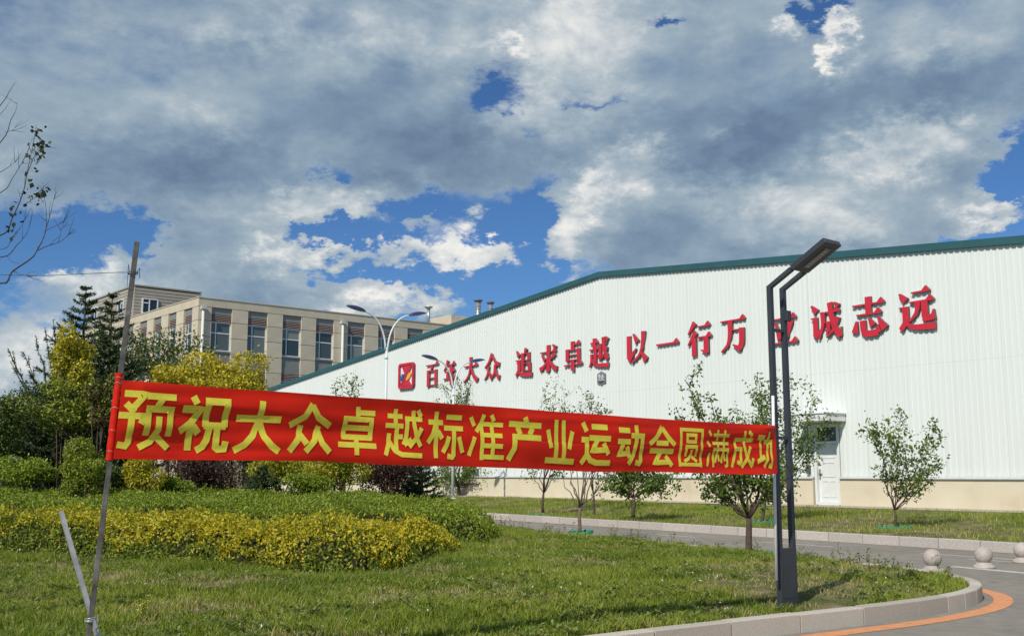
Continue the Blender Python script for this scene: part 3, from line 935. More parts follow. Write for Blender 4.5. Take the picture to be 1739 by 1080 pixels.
SONG = {
    '百': [Hs(5, 90, 95), Ps([(52, 88), (42, 68)], 16, 9), Vs(22, 70, 3), Vs(78, 70, 3), hs(22, 65, 80), hs(22, 37, 78), hs(22, 9, 78)],
    '年': [Ps([(32, 98), (22, 76), (5, 58)], 15, 4), Hs(25, 80, 84), Vs(30, 54, 28, 13), hs(24, 54, 56), Hs(56, 54, 84), Hs(3, 27, 97), Vs(57, 80, 0)],
    '大': [Hs(5, 64, 95), Ps([(50, 98), (48, 62), (36, 28), (4, 3)], 16, 5), Ps([(52, 62), (66, 28), (94, 6)], 6, 18)],
    '众': [Ps([(50, 98), (30, 68), (4, 48)], 15, 4), Ps([(50, 94), (70, 66), (96, 54)], 5, 16), Ps([(28, 54), (23, 26), (3, 3)], 13, 4), Ps([(28, 34), (44, 12)], 5, 14),
          Ps([(71, 56), (64, 25), (42, 3)], 15, 4), Ps([(72, 42), (80, 18), (98, 6)], 5, 16)],
    '追': [Ps([(8, 94), (22, 74)], 4, 17), hs(3, 59, 20), Vs(22, 61, 22, 16), Ps([(24, 26), (5, 5)], 14, 10), Ps([(16, 24), (40, 8), (97, 5)], 8, 14), Ps([(64, 99), (56, 84)], 15, 8),
          Vs(44, 84, 18, 15), Vs(80, 84, 56, 14), hs(44, 81, 82), hs(44, 57, 80), hs(44, 46, 84), hs(44, 20, 84), Vs(84, 47, 17, 15)],
    '求': [Hs(5, 75, 94), Vs(50, 99, 8), Ps([(52, 10), (32, 16)], 14, 3), Ps([(74, 98), (90, 85)], 5, 16), Ps([(16, 63), (32, 46)], 5, 15), Ps([(46, 44), (26, 26), (4, 15)], 5, 17),
          Ps([(88, 66), (58, 46)], 14, 4), Ps([(54, 52), (72, 26), (97, 12)], 6, 18)],
    '卓': [Vs(47, 99, 68, 17), Hs(50, 88, 88), Vs(20, 74, 32, 16), Vs(78, 74, 32, 16), hs(20, 70, 80), hs(20, 53, 78), hs(20, 36, 78), Hs(3, 20, 97), Vs(48, 36, 0)],
    '越': [Hs(8, 83, 46), Vs(27, 98, 60, 14), Hs(3, 61, 48), Vs(31, 60, 18, 13), hs(31, 42, 48), Ps([(14, 46), (12, 22), (3, 4)], 12, 5), Ps([(14, 28), (36, 10), (97, 5)], 7, 14),
          hs(52, 76, 86), Ps([(57, 76), (56, 45), (50, 28)], 13, 12), Ps([(50, 28), (68, 42)], 9, 4), Ps([(72, 98), (77, 60), (91, 24)], 14, 14), Ps([(91, 24), (94, 42)], 9, 3), Ps([(90, 64), (76, 40), (58, 24)], 11, 3), Ps([(82, 98), (94, 86)], 5, 14)],
    '以': [Vs(14, 88, 16, 18), Ps([(12, 10), (46, 46)], 20, 4), Ps([(34, 93), (52, 66)], 4, 19), Ps([(80, 98), (76, 60), (62, 26), (26, 2)], 18, 5), Ps([(70, 32), (90, 6)], 6, 23)],
    '一': [('H', 3, 48, 97, 4.5)],
    '行': [Ps([(32, 99), (5, 66)], 17, 4), Ps([(36, 71), (4, 34)], 18, 4), Vs(28, 54, 0, 17), Hs(44, 86, 94), Hs(42, 54, 98), Vs(76, 54, 6, 18), Ps([(80, 7), (56, 16)], 14, 3)],
    '万': [Hs(4, 90, 97), Ps([(40, 90), (38, 48), (28, 20), (5, 2)], 17, 5), hs(40, 62, 82), Ps([(82, 66), (80, 22), (68, 5)], 18, 16), Ps([(74, 6), (48, 20)], 16, 3)],
    '立': [Ps([(46, 99), (58, 82)], 5, 18), Hs(8, 74, 94), Ps([(24, 64), (38, 18)], 6, 18), Ps([(76, 68), (58, 12)], 18, 6), Hs(3, 8, 98)],
    '诚': [Ps([(5, 96), (22, 78)], 5, 18), hs(3, 62, 16), Vs(17, 64, 18, 15), Ps([(13, 12), (36, 32)], 17, 4), Hs(34, 74, 95), Ps([(41, 76), (40, 40), (26, 6)], 15, 5), hs(42, 48, 58), Vs(57, 50, 22, 12), Ps([(58, 22), (46, 28)], 10, 3),
          Ps([(64, 99), (70, 55), (82, 24), (93, 7)], 15, 15), Ps([(93, 8), (97, 32)], 10, 3), Ps([(88, 58), (74, 28), (50, 8)], 13, 3), Ps([(78, 97), (90, 86)], 5, 15)],
    '志': [Hs(3, 80, 97), Vs(50, 99, 56, 18), Hs(14, 55, 88), Ps([(14, 40), (8, 10)], 5, 20), Ps([(32, 40), (35, 11), (50, 5), (76, 7)], 17, 16), Ps([(75, 6), (76, 26)], 16, 3), Ps([(50, 44), (62, 24)], 5, 18), Ps([(76, 44), (95, 14)], 5, 22)],
    '远': [Ps([(5, 93), (22, 74)], 5, 19), hs(3, 58, 16), Vs(20, 60, 22, 17), Ps([(23, 25), (5, 4)], 15, 12), Ps([(16, 22), (42, 8), (98, 6)], 8, 17), Hs(38, 92, 88), Hs(32, 69, 98), Ps([(54, 69), (50, 43), (30, 22)], 16, 4), Vs(72, 69, 30, 17), Ps([(66, 27), (95, 27)], 17, 14), Ps([(92, 23), (95, 46)], 15, 3)],
}
LETX = {'百': -25.4, '年': -23.62, '大': -21.72, '众': -19.85, '追': -17.24, '求': -15.35, '卓': -13.55, '越': -11.78, '以': -9.36, '一': -7.55, '行': -5.77, '万': -4.02, '立': -1.6, '诚': 0.28, '志': 2.03, '远': 3.84}


def song_mesh(ch, size, depth):
    m = MB()
    s = size / 100.0
    for k, st in enumerate(SONG[ch]):
        dz = 0.0022 * k
        polys = []
        if st[0] == 'H':
            x0, y, x1 = st[1:4]
            th = st[4] if len(st) > 4 else 3.0
            polys.append([(x0, y - th / 2 - 0.6), (x0 + 3, y - th / 2 - 1.4), (x1 - 3, y - th / 2), (x1, y - th / 2 + 1.5), (x1 - 1, y + 3), (x1 - 11, y + 14), (x1 - 22, y + th / 2 + 1), (x0, y + th / 2)])
        else:
            P = cat(st[1])
            w = np.linspace(st[2][0], st[2][1], len(P))
            Lf, Rt = ribbon(P, w)
            polys.append([tuple(p) for p in Lf] + [tuple(p) for p in Rt[::-1]])
        for poly in polys:
            n = len(poly)
            f = [((x - 50) * s, -depth - dz, y * s) for x, y in poly]
            b = [((x - 50) * s, -0.034, y * s) for x, y in poly]
            # orientation: make front face look to -y
            area = sum(poly[i][0] * poly[(i + 1) % n][1] - poly[(i + 1) % n][0] * poly[i][1] for i in range(n))
            if area < 0: f, b = f[::-1], b[::-1]
            if st[0] == 'P' and n > 6:
                h = n // 2
                fs = [(i, i + 1, n - 2 - i, n - 1 - i) for i in range(h - 1)]
            else:
                fs = [tuple(range(n))]
            m.add(f + b, fs, 0)
            m.add(f + b, [(i, i + n, (i + 1) % n + n, (i + 1) % n) for i in range(n)], 1)
    return m


for ch, x in LETX.items():
    song_mesh(ch, 1.36, 0.125).build('character', [M_RED, M_REDS], wh, (x, 0, 6.29))

# ---- emblem: red rounded frame, red hourglass Z, blue and yellow lozenges
em = empty('emblem', (-28.05, 0, 6.38), 0, wh)


def plate(poly, y0, y1, mat, name, parent, mi=0):
    n = len(poly)
    area = sum(poly[i][0] * poly[(i + 1) % n][1] - poly[(i + 1) % n][0] * poly[i][1] for i in range(n))
    if area < 0: poly = poly[::-1]
    f = [(x, y0, z) for x, z in poly]; b = [(x, y1, z) for x, z in poly]
    return MB().add(f + b, [tuple(range(n))] + [(i, i + n, (i + 1) % n + n, (i + 1) % n) for i in range(n)]).build(name, mat, parent)


def rrect(x0, x1, z0, z1, r, n=5):
    out = []
    for cx, cz, a0 in ((x1 - r, z0 + r, -90), (x1 - r, z1 - r, 0), (x0 + r, z1 - r, 90), (x0 + r, z0 + r, 180)):
        for k in range(n + 1):
            a = R(a0 + 90 * k / n)
            out.append((cx + r * math.cos(a), cz + r * math.sin(a)))
    return out


plate(rrect(-0.72, 0.72, 0.05, 1.41, 0.12), -0.08, -0.034, M_WHITE, 'backing', em)
oo, ii = rrect(-0.82, 0.82, 0, 1.46, 0.2), rrect(-0.66, 0.66, 0.14, 1.32, 0.08)
n = len(oo)
m = MB()
V = [(x, -0.17, z) for x, z in oo] + [(x, -0.17, z) for x, z in ii] + [(x, -0.034, z) for x, z in oo] + [(x, -0.082, z) for x, z in ii]
m.add(V, [(i, (i + 1) % n, n + (i + 1) % n, n + i) for i in range(n)], 0)
m.add(V, [(i, 2 * n + i, 2 * n + (i + 1) % n, (i + 1) % n) for i in range(n)] + [(n + i, n + (i + 1) % n, 3 * n + (i + 1) % n, 3 * n + i) for i in range(n)], 1)
m.build('frame', [M_RED, pmat('emblem_return', (0.28, 0.03, 0.05), 0.5)], em)
plate([(-0.50, 1.30), (0.58, 1.30), (0.06, 0.70), (-0.08, 0.70)], -0.14, -0.082, M_RED, 'upper_wedge', em)
plate([(0.60, 1.28), (0.50, 1.28), (-0.60, 0.30), (-0.60, 0.18), (-0.46, 0.18), (0.24, 0.76)], -0.150, -0.084, pmat('emblem_dark_red', (0.42, 0.02, 0.05), 0.45), 'diagonal', em)
plate([(-0.56, 0.17), (0.54, 0.17), (0.12, 0.62), (-0.04, 0.62)], -0.143, -0.083, M_RED, 'lower_wedge', em)
plate([(-0.64, 0.56), (-0.42, 0.86), (-0.14, 0.84), (-0.18, 0.72), (-0.50, 0.50)], -0.160, -0.086, M_BLUE, 'blue_lozenge', em)
plate([(0.02, 0.56), (0.26, 0.84), (0.48, 0.92), (0.56, 0.78), (0.34, 0.54), (0.06, 0.44)], -0.162, -0.087, M_YEL, 'yellow_lozenge', em)

# ---- small shield badge
bd = empty('badge', (-11.70, 0, 5.50), 0, wh)
sh = [(0, 0), (0.27, 0.10), (0.27, 0.50), (0, 0.62), (-0.27, 0.50), (-0.27, 0.10)]
plate(sh, -0.07, -0.034, M_BADGE, 'plate', bd)
plate([(0, 0.05), (0.20, 0.13), (0.20, 0.19), (-0.20, 0.19), (-0.20, 0.13)], -0.074, -0.0705, M_BADGED, 'lower_band', bd)
for k, (ch, xx, sz) in enumerate((('9', -0.19, 0.30), ('d', -0.02, 0.30), ('+', 0.13, 0.16))):
    cu = bpy.data.curves.new('figure', 'FONT'); cu.body = ch; cu.size = sz; cu.extrude = 0.004; cu.resolution_u = 3; cu.offset = 0.0
    to = bpy.data.objects.new('figure', cu); COL.objects.link(to)
    dg = bpy.context.evaluated_depsgraph_get()
    me = bpy.data.meshes.new_from_object(to.evaluated_get(dg))
    bpy.data.objects.remove(to)
    me.materials.clear(); me.materials.append(M_WHITE)
    oc = link('figure', me, bd); oc.location = (xx, -0.0765, 0.28 if ch != '+' else 0.30); oc.rotation_euler = (math.pi / 2, 0, 0)
m = MB(); m.box(-0.2, 0.2, -0.074, -0.0705, 0.215, 0.228); m.box(-0.2, 0.2, -0.074, -0.0705, 0.248, 0.258)
m.build('rule', M_WHITE, bd)

# ------------------------------------------------------------------ office building
OC = np.array([-23.347, 78.0])
OR_ = np.array([0.763, 0.646]); OR_ /= np.linalg.norm(OR_)
of = empty('office_building', (*OC, 0.0), math.atan2(OR_[1], OR_[0]))
tag(of, 'tan stone office block with tall window bays and a grey set-back top storey', 'building')
# local x along the right facade, local y along the left facade (away), facade faces are y=0 and x=0
OH = 14.64
OW, OD = 34.0, 34.0
REC = 0.55
m = MB()
m.add([(REC + .1, REC + .1, 0), (OW, REC + .1, 0), (OW, OD, 0), (REC + .1, OD, 0), (REC + .1, REC + .1, OH - .35), (OW, REC + .1, OH - .35), (OW, OD, OH - .35), (REC + .1, OD, OH - .35)],
      [(0, 1, 5, 4), (1, 2, 6, 5), (2, 3, 7, 6), (3, 0, 4, 7), (4, 5, 6, 7)])
m.build('core_wall', M_JOINT, of)
m = MB()
m.box(0.0, OW, 0.0, 0.8, 14.02, OH); m.box(0.0, 0.8, 0.803, OD, 14.02, OH)
m.build('parapet', M_STONE, of)
m = MB()
m.box(-0.05, OW, -0.05, 0.6, OH + .002, OH + .06); m.box(-0.05, 0.6, 0.603, OD, OH + .002, OH + .06)
m.build('coping', M_STONE, of)
BAYX = [1.05 + 2.965 * k for k in range(11)]
WW = 1.66
ST = 4.14
levels_ = [0, 1, 2]
piers_x = []
prev = 0.0
for bx in BAYX:
    piers_x.append((prev, bx)); prev = bx + WW
piers_x.append((prev, OW))
pier_cache = {}


def pier_mesh(w, d, h):
    k = (round(w, 2), round(d, 2), round(h, 2))
    if k not in pier_cache:
        mm = MB(); mm.box(0.0, w, 0.0, d, 0.0, h)
        pier_cache[k] = mm.mesh('stone_panel', M_STONE)
    return pier_cache[k]


zj = [14.02, 12.98, 11.78, 10.58, 9.38, 8.18, 6.98, 5.78, 4.58, 2.2, 0.0]
for (xa, xb) in piers_x:
    if xb - xa < 0.1: continue
    for z1, z0 in zip(zj[:-1], zj[1:]):
        if z0 < 2 and xa > 2: pass
        o = link('stone_panel', pier_mesh(xb - xa, REC, z1 - z0 - 0.035), of)
        o.location = (xa, 0.0, z0)
LBAY = [1.10 + 2.94 * k for k in range(10)]
LW = 1.55
prev = REC + 0.003
for by in LBAY + [OD]:
    if by - prev > 0.1:
        for z1, z0 in zip(zj[:-1], zj[1:]):
            o = link('stone_panel', pier_mesh(REC, by - prev, z1 - z0 - 0.035), of)
            o.location = (0.0, prev, z0)
    prev = by + LW
# window bay: louvre, window with frame and panes, spandrel
bay_cache = {}


def bay_parts(w):
    if w in bay_cache: return bay_cache[w]
    d = {}
    d['panel_top'] = MB().box(0, w, 0.12, REC + 0.05, 3.58, 3.94 + 0.16).mesh('head_panel', M_SPAND)
    mm = MB()
    mm.box(0, w, 0.24, REC + 0.05, 3.05, 3.58, 1)
    for k in range(4):
        z = 3.07 + k * 0.13
        mm.add([(0, 0.11, z), (w, 0.11, z), (w, 0.23, z + 0.09), (0, 0.23, z + 0.09), (0, 0.11, z + .03), (w, 0.11, z + .03), (w, 0.23, z + 0.115), (0, 0.23, z + 0.115)],
               [(0, 3, 2, 1), (4, 5, 6, 7), (0, 1, 5, 4), (2, 3, 7, 6), (0, 4, 7, 3), (1, 2, 6, 5)], 0)
    d['louvre'] = mm.mesh('louvre', [M_LOUV, M_LOUVB])
    mm = MB()
    t = 0.075
    za, zb = 0.86, 3.05
    mm.box(0, t, 0.20, 0.32, za, zb); mm.box(w - t, w, 0.20, 0.32, za, zb)
    mm.box(t, w - t, 0.20, 0.32, za, za + t); mm.box(t, w - t, 0.20, 0.32, zb - t, zb)
    mm.box(w * 0.26, w * 0.26 + t, 0.21, 0.31, za + t, zb - t)
    zm = za + (zb - za) * 0.60
    mm.box(t, w * 0.26, 0.21, 0.31, zm, zm + t); mm.box(w * 0.26 + t, w - t, 0.21, 0.31, zm, zm + t)
    d['frame'] = mm.mesh('window', M_FRAME)
    panes = []
    for (xa, xb, a, b) in ((t, w * .26, za + t, zm), (w * .26 + t, w - t, za + t, zm), (t, w * .26, zm + t, zb - t), (w * .26 + t, w - t, zm + t, zb - t)):
        panes.append(MB().box(xa, xb, 0.25, 0.235, a, b).mesh('pane', M_OFFG))
    d['panes'] = panes
    d['sill'] = MB().box(-0.02, w + 0.02, 0.06, 0.34, 0.74, 0.855).mesh('sill', M_SPAND)
    d['spandrel'] = MB().box(0, w, 0.15, REC + 0.05, -0.04, 0.735).mesh('spandrel', M_SPAND)
    bay_cache[w] = d
    return d


mo = bpy.data.materials.new('office_glass'); mo.use_nodes = True
T = NT(mo.node_tree)
rnd = T.n('ShaderNodeObjectInfo').outputs['Random']
cc = T.ramp(rnd, [(0.0, (0.03, 0.045, 0.05)), (0.4, (0.07, 0.09, 0.09)), (0.8, (0.14, 0.16, 0.15)), (1.0, (0.22, 0.23, 0.21))])
b = T.n('ShaderNodeBsdfPrincipled', {'Base Color': cc, 'Roughness': 0.12, 'Specular IOR Level': 0.7})
T.n('ShaderNodeOutputMaterial', {0: b.outputs[0]})
M_OFFG = mo


def put_bay(w, x, y, rz, zbase, mirror=False):
    d = bay_parts(w)
    ob = []
    for key in ('panel_top', 'louvre', 'frame', 'sill', 'spandrel'):
        o = link(d[key].name.split('.')[0], d[key], of)
        o.location = (x, y, zbase); o.rotation_euler = (0, 0, rz)
        if key == 'frame':
            for pm in d['panes']:
                link('pane', pm, o)


for bx in BAYX:
    for k in range(3):
        if k < 1 and bx > 3: continue
        put_bay(WW, bx, 0.0, 0.0, 14.02 - ST * (3 - k) + 0.02)
for by in LBAY:
    for k in range(1, 3):
        # facade x=0 : rotate -90 so the bay's local x runs down the y axis
        put_bay(LW, 0.0, by + LW, -math.pi / 2, 14.02 - ST * (3 - k) + 0.02)
# downpipes with hoppers
for xp in (0.32, 12.35, 26.0):
    o = MB().tube([(xp, -0.14, 0.5), (xp, -0.14, 13.75)], 0.10, 10).build('downpipe', M_PIPE, of)
    MB().box(xp - 0.18, xp + 0.18, -0.32, -0.003, 13.76, 14.0).build('hopper', M_FLASH, o)
# roof pieces
m = MB(); m.lathe([(0.13, OH), (0.13, OH + 1.45)], 12, (21.9, 1.2)); m.lathe([(0.14, OH + 1.45), (0.38, OH + 1.62), (0.38, OH + 1.68), (0.1, OH + 1.70)], 12, (21.9, 1.2))
m.build('flue', M_VENT, of)
MB().box(24.2, 30.5, 0.9, 4.5, OH, OH + 1.15).build('roof_box', M_STONE, of)
# set-back top block
Ub = empty('top_storey', (0, 0, 0), 0, of)
mu = bpy.data.materials.new('grey_siding'); mu.use_nodes = True
T = NT(mu.node_tree)
co = T.n('ShaderNodeTexCoord').outputs['Object']
bk = T.n('ShaderNodeTexBrick', {'Vector': T.n('ShaderNodeMapping', {0: co, 2: (math.pi / 2, 0, 0)}).outputs[0], 'Color1': (0.165, 0.17, 0.165, 1), 'Color2': (0.19, 0.195, 0.185, 1), 'Mortar': (0.075, 0.075, 0.075, 1), 'Scale': 1.0, 'Mortar Size': 0.03, 'Brick Width': 4.0, 'Row Height': 0.30})
b = T.n('ShaderNodeBsdfPrincipled', {'Base Color': bk.outputs[0], 'Roughness': 0.6})
T.n('ShaderNodeOutputMaterial', {0: b.outputs[0]})


def of_local(px, py, axis, val):
    d = ray(px, py)
    OL = np.array([-OR_[1], OR_[0]])
    if axis == 'y':
        t = ((OC + OL * val - CAMP[:2]) @ OL) / (d[:2] @ OL)
    else:
        t = ((OC + OR_ * val - CAMP[:2]) @ OR_) / (d[:2] @ OR_)
    P = CAMP + d * t
    return (P[:2] - OC) @ OR_, (P[:2] - OC) @ OL, P[2]


# corner of the block seen at px (230,483)
best = None
UY = 13.0
ux, uy, uz = of_local(230, 483, 'y', UY)
ux1, _, uz1 = of_local(342, 497, 'y', UY)
_, uy1, uz2 = of_local(150, 514, 'x', ux)
UH = uz
# walls as strips with gaps closed by windows set in: build walls as boxes 0.3 thick, windows proud by few mm
def side_boards(m, fixed, a, b, axis):
    z = OH - 0.4
    while z < UH - 0.25:
        z1 = min(z + 0.27, UH - 0.2)
        if axis == 'y':
            m.add([(a, fixed - 0.03, z), (b, fixed - 0.03, z), (b, fixed, z1), (a, fixed, z1), (a, fixed, z), (b, fixed, z)], [(0, 1, 2, 3), (0, 4, 5, 1)])
        else:
            m.add([(fixed - 0.03, a, z), (fixed - 0.03, b, z), (fixed, b, z1), (fixed, a, z1), (fixed, a, z), (fixed, b, z)], [(1, 0, 3, 2), (0, 1, 5, 4)])
        z = z1
m = MB()
side_boards(m, UY, ux, ux1, 'y'); side_boards(m, ux, UY + 0.001, uy1, 'x')
sd = m.build('siding', pmat('siding_grey', (0.34, 0.31, 0.26), 0.6, var=0.08, vscale=1.5), Ub)
sd['kind'] = 'stuff'
m = MB()
m.box(ux + .01, ux1 - .01, UY + .01, uy1, OH - .5, UH - .2)
m.build('wall', M_SPAND, Ub)
m = MB(); m.box(ux - .06, ux1 + .04, UY - .06, uy1 + .1, UH - .12, UH)
m.build('roof', pmat('siding_cap', (0.30, 0.27, 0.23), 0.6), Ub)


def wall_window(parent, axis, a, b, z0, z1, val):
    m = MB(); t = 0.09
    g = MB()
    def bx(mm, a0, a1, za, zb, p0, p1):
        if axis == 'y': mm.box(a0, a1, val - p1, val - p0, za, zb)
        else: mm.box(val - p1, val - p0, a0, a1, za, zb)
    bx(m, a, a + t, z0, z1, 0, .12); bx(m, b - t, b, z0, z1, 0, .12); bx(m, a + t, b - t, z0, z0 + t, 0, .12); bx(m, a + t, b - t, z1 - t, z1, 0, .12)
    mid = a + (b - a) * 0.42
    bx(m, mid, mid + t, z0 + t, z1 - t, 0, .11)
    zm = z0 + (z1 - z0) * .66
    bx(m, a + t, mid, zm, zm + t, 0, .11)
    w = m.build('window', M_FRAME, parent)
    bx(g, a + t, b - t, z0 + t, z1 - t, 0.032, .06)
    g.build('pane', M_GLASSD, w)


a0, _, zt = of_local(241, 506, 'y', UY); a1, _, _ = of_local(268, 510, 'y', UY); _, _, zb = of_local(250, 533, 'y', UY)
wall_window(Ub, 'y', a0, a1, zb, zt, UY - 0.03)
a2 = a1 + 4.4
wall_window(Ub, 'y', a2, a2 + (a1 - a0), zb, zt, UY - 0.03)
_, b0, zt2 = of_local(212.5, 507, 'x', ux); _, b1, _ = of_local(203, 508, 'x', ux); _, _, zb2 = of_local(207, 533, 'x', ux)
wall_window(Ub, 'x', b0, b1, zb2, zt2, ux - 0.03)
_, b0, zt2 = of_local(168, 520, 'x', ux); _, b1, _ = of_local(158, 522, 'x', ux)
wall_window(Ub, 'x', b0, b1, zb2, zt2, ux - 0.03)

# ------------------------------------------------------------------ street lights
def street_light(base, z_joint, z_head, arm, label, yaw):
    root = empty('street_light', base, yaw)
    tag(root, label, 'street lamp', 'double-arm street lights before the warehouse')
    h = z_joint - base[2]
    m = MB(); m.tube([(0, 0, 0), (0, 0, h * 0.5), (0, 0, h)], [0.065, 0.058, 0.05], 12)
    m.lathe([(0.15, 0), (0.15, 0.03), (0.09, 0.05)], 14)
    m.lathe([(0.075, h - 0.45), (0.075, h - 0.38)], 14)
    m.build('pole', M_SPOLE, root)
    zh = z_head - base[2]
    for s in (-1, 1):
        pts = []
        for t in np.linspace(0, 1, 12):
            a = t * math.pi / 2
            pts.append((s * (0.05 + arm * (1 - math.cos(a))), 0, h - 0.12 + (zh - h + 0.06) * math.sin(a)))
        am = MB().tube(pts, np.linspace(0.042, 0.030, 12), 8).build('arm', M_SPOLE, root)
        e = np.array(pts[-1])
        tilt = 0.30 if s < 0 else 0.0
        m = MB()
        L, wd = 0.80, 0.20
        n = 14
        prof = []
        for i in range(13):
            t = i / 12
            r = wd * math.sin(math.pi * min(1, 0.08 + t * 0.92)) ** 0.6 * (1 - 0.25 * t) + 0.015
            prof.append((t * L, r))
        vs, fs = [], []
        for (l, r) in prof:
            for k in range(n):
                a = 2 * math.pi * k / n
                vv, hh = r * math.cos(a), r * math.sin(a) * (0.62 if math.sin(a) > 0 else 0.25)
                x = e[0] + s * (l - 0.05); z = e[2] + hh + 0.20 * l
                vs.append((x, vv, z))
        for i in range(12):
            for k in range(n):
                q = (i * n + k, i * n + (k + 1) % n, (i + 1) * n + (k + 1) % n, (i + 1) * n + k)
                fs.append(q if s > 0 else q[::-1])
        fs.append(tuple(range(n))[::-1] if s > 0 else tuple(range(n))); fs.append(tuple(12 * n + k for k in range(n)))
        for f in fs:
            kk = np.mean([math.sin(2 * math.pi * (i % n) / n) for i in f])
            m.f.append(f); m.mi.append(0 if kk > -0.05 else 1); m.sm.append(True)
        m.v = [tuple(map(float, v)) for v in vs]
        m.build('lamp_head', [M_SHEAD, M_SLENS], root)
    return root


P = at_y(653, 800, 42.0)
zj_ = at_y(653, 590, 42.0)[2]; zh_ = at_y(653, 530, 42.0)[2]
street_light((P[0], 42.0, 0.35), zj_, zh_, 1.0, 'taller white street light with two curved arms and blue lamp heads', R(34))
P = at_y(769, 800, 48.5)
street_light((P[0], 48.5, 0.5), at_y(769, 655, 48.5)[2], at_y(769, 611, 48.5)[2], 0.9, 'smaller street light with two arms in front of the red wall characters', R(34))


# ------------------------------------------------------------------ foliage tools
def leaf_quads(P, L, Wd, r, up=0.25, droop=0.0, normal=None, nb=0.0):
    n = len(P)
    a = r.normal(size=(n, 3))
    a[:, 2] += up - droop
    a /= np.linalg.norm(a, axis=1)[:, None]
    b = r.normal(size=(n, 3))
    if normal is not None:
        # widest face turned loosely outward
        b = np.cross(normal * nb + r.normal(size=(n, 3)), a)
    b -= (b * a).sum(1)[:, None] * a
    b /= np.linalg.norm(b, axis=1)[:, None] + 1e-9
    c = np.cross(a, b)
    l = (L * (0.5 + 0.95 * r.uniform(0, 1, n) ** 1.4))[:, None]
    w = (Wd * r.uniform(0.7, 1.2, n))[:, None]
    V = np.empty((n, 4, 3))
    V[:, 0] = P - a * l * 0.5
    V[:, 1] = P + b * w * 0.5 - a * l * 0.06 + c * w * 0.14
    V[:, 2] = P + a * l * 0.5
    V[:, 3] = P - b * w * 0.5 - a * l * 0.06 + c * w * 0.14
    F = np.arange(n * 4).reshape(n, 4)
    return V.reshape(-1, 3), F


def foliage(name, P, L, Wd, mats, parent=None, r=rng, mi=None, **kw):
    V, F = leaf_quads(P, L, Wd, r, **kw)
    return npmesh(name, V, F, mats, parent, mi)


# ------------------------------------------------------------------ hedges
YH = np.array([(-15, 20.9), (-8.5, 18.0), (-6.1, 16.8), (-3.9, 15.25), (-2.3, 14.55), (-1.65, 14.95), (-1.2, 16.6), (-0.85, 18.3), (-1.2, 18.85), (-2.2, 18.55), (-3.5, 18.5), (-6, 19.6), (-9, 20.8), (-15, 23.4)], float)
GH = np.array([(-17, 24.9), (-9, 21.6), (-6, 20.4), (-3.5, 19.35), (-1.9, 19.5), (-0.75, 20.3), (-0.30, 21.8), (-0.40, 23.8), (-1.5, 25.8), (-4, 28), (-9, 30.2), (-17, 33)], float)


def closed(poly): return np.vstack([poly, poly[:1]])


YHC, GHC = resample(closed(YH), 0.25), resample(closed(GH), 0.25)


def yh_h(P):
    d = dist_line(P, np.vstack([YHC, YHC[:1]]))
    hmax = 0.60 - 0.16 * smooth01((P[:, 1] - 16.2) / 2.2) * smooth01((P[:, 0] + 4.0) / 3.0)
    n = 0.05 * np.sin(P[:, 0] * 3.1 + P[:, 1]) + 0.04 * np.sin(P[:, 1] * 4.3 - P[:, 0] * 2)
    return (hmax + n) * np.clip(d / 0.42, 0.0, 1) ** 0.45


def gh_h(P):
    d = dist_line(P, np.vstack([GHC, GHC[:1]]))
    hmax = 0.63 - 0.006 * np.clip(P[:, 1] - 20, 0, 10)
    n = 0.045 * np.sin(P[:, 0] * 2.1 + P[:, 1] * 1.3) + 0.035 * np.sin(P[:, 1] * 3.3 - P[:, 0] * 1.7)
    return (hmax + n) * np.clip(d / 0.6, 0.0, 1) ** 0.5


def vnoise(P, s, seed):
    r = np.random.default_rng(seed)
    G = r.uniform(0, 1, (64, 64))
    q = P * s
    i = np.floor(q).astype(int); f = q - i
    f = f * f * (3 - 2 * f)
    g = lambda a, b: G[a % 64, b % 64]
    return (g(i[:, 0], i[:, 1]) * (1 - f[:, 0]) * (1 - f[:, 1]) + g(i[:, 0] + 1, i[:, 1]) * f[:, 0] * (1 - f[:, 1])
            + g(i[:, 0], i[:, 1] + 1) * (1 - f[:, 0]) * f[:, 1] + g(i[:, 0] + 1, i[:, 1] + 1) * f[:, 0] * f[:, 1])


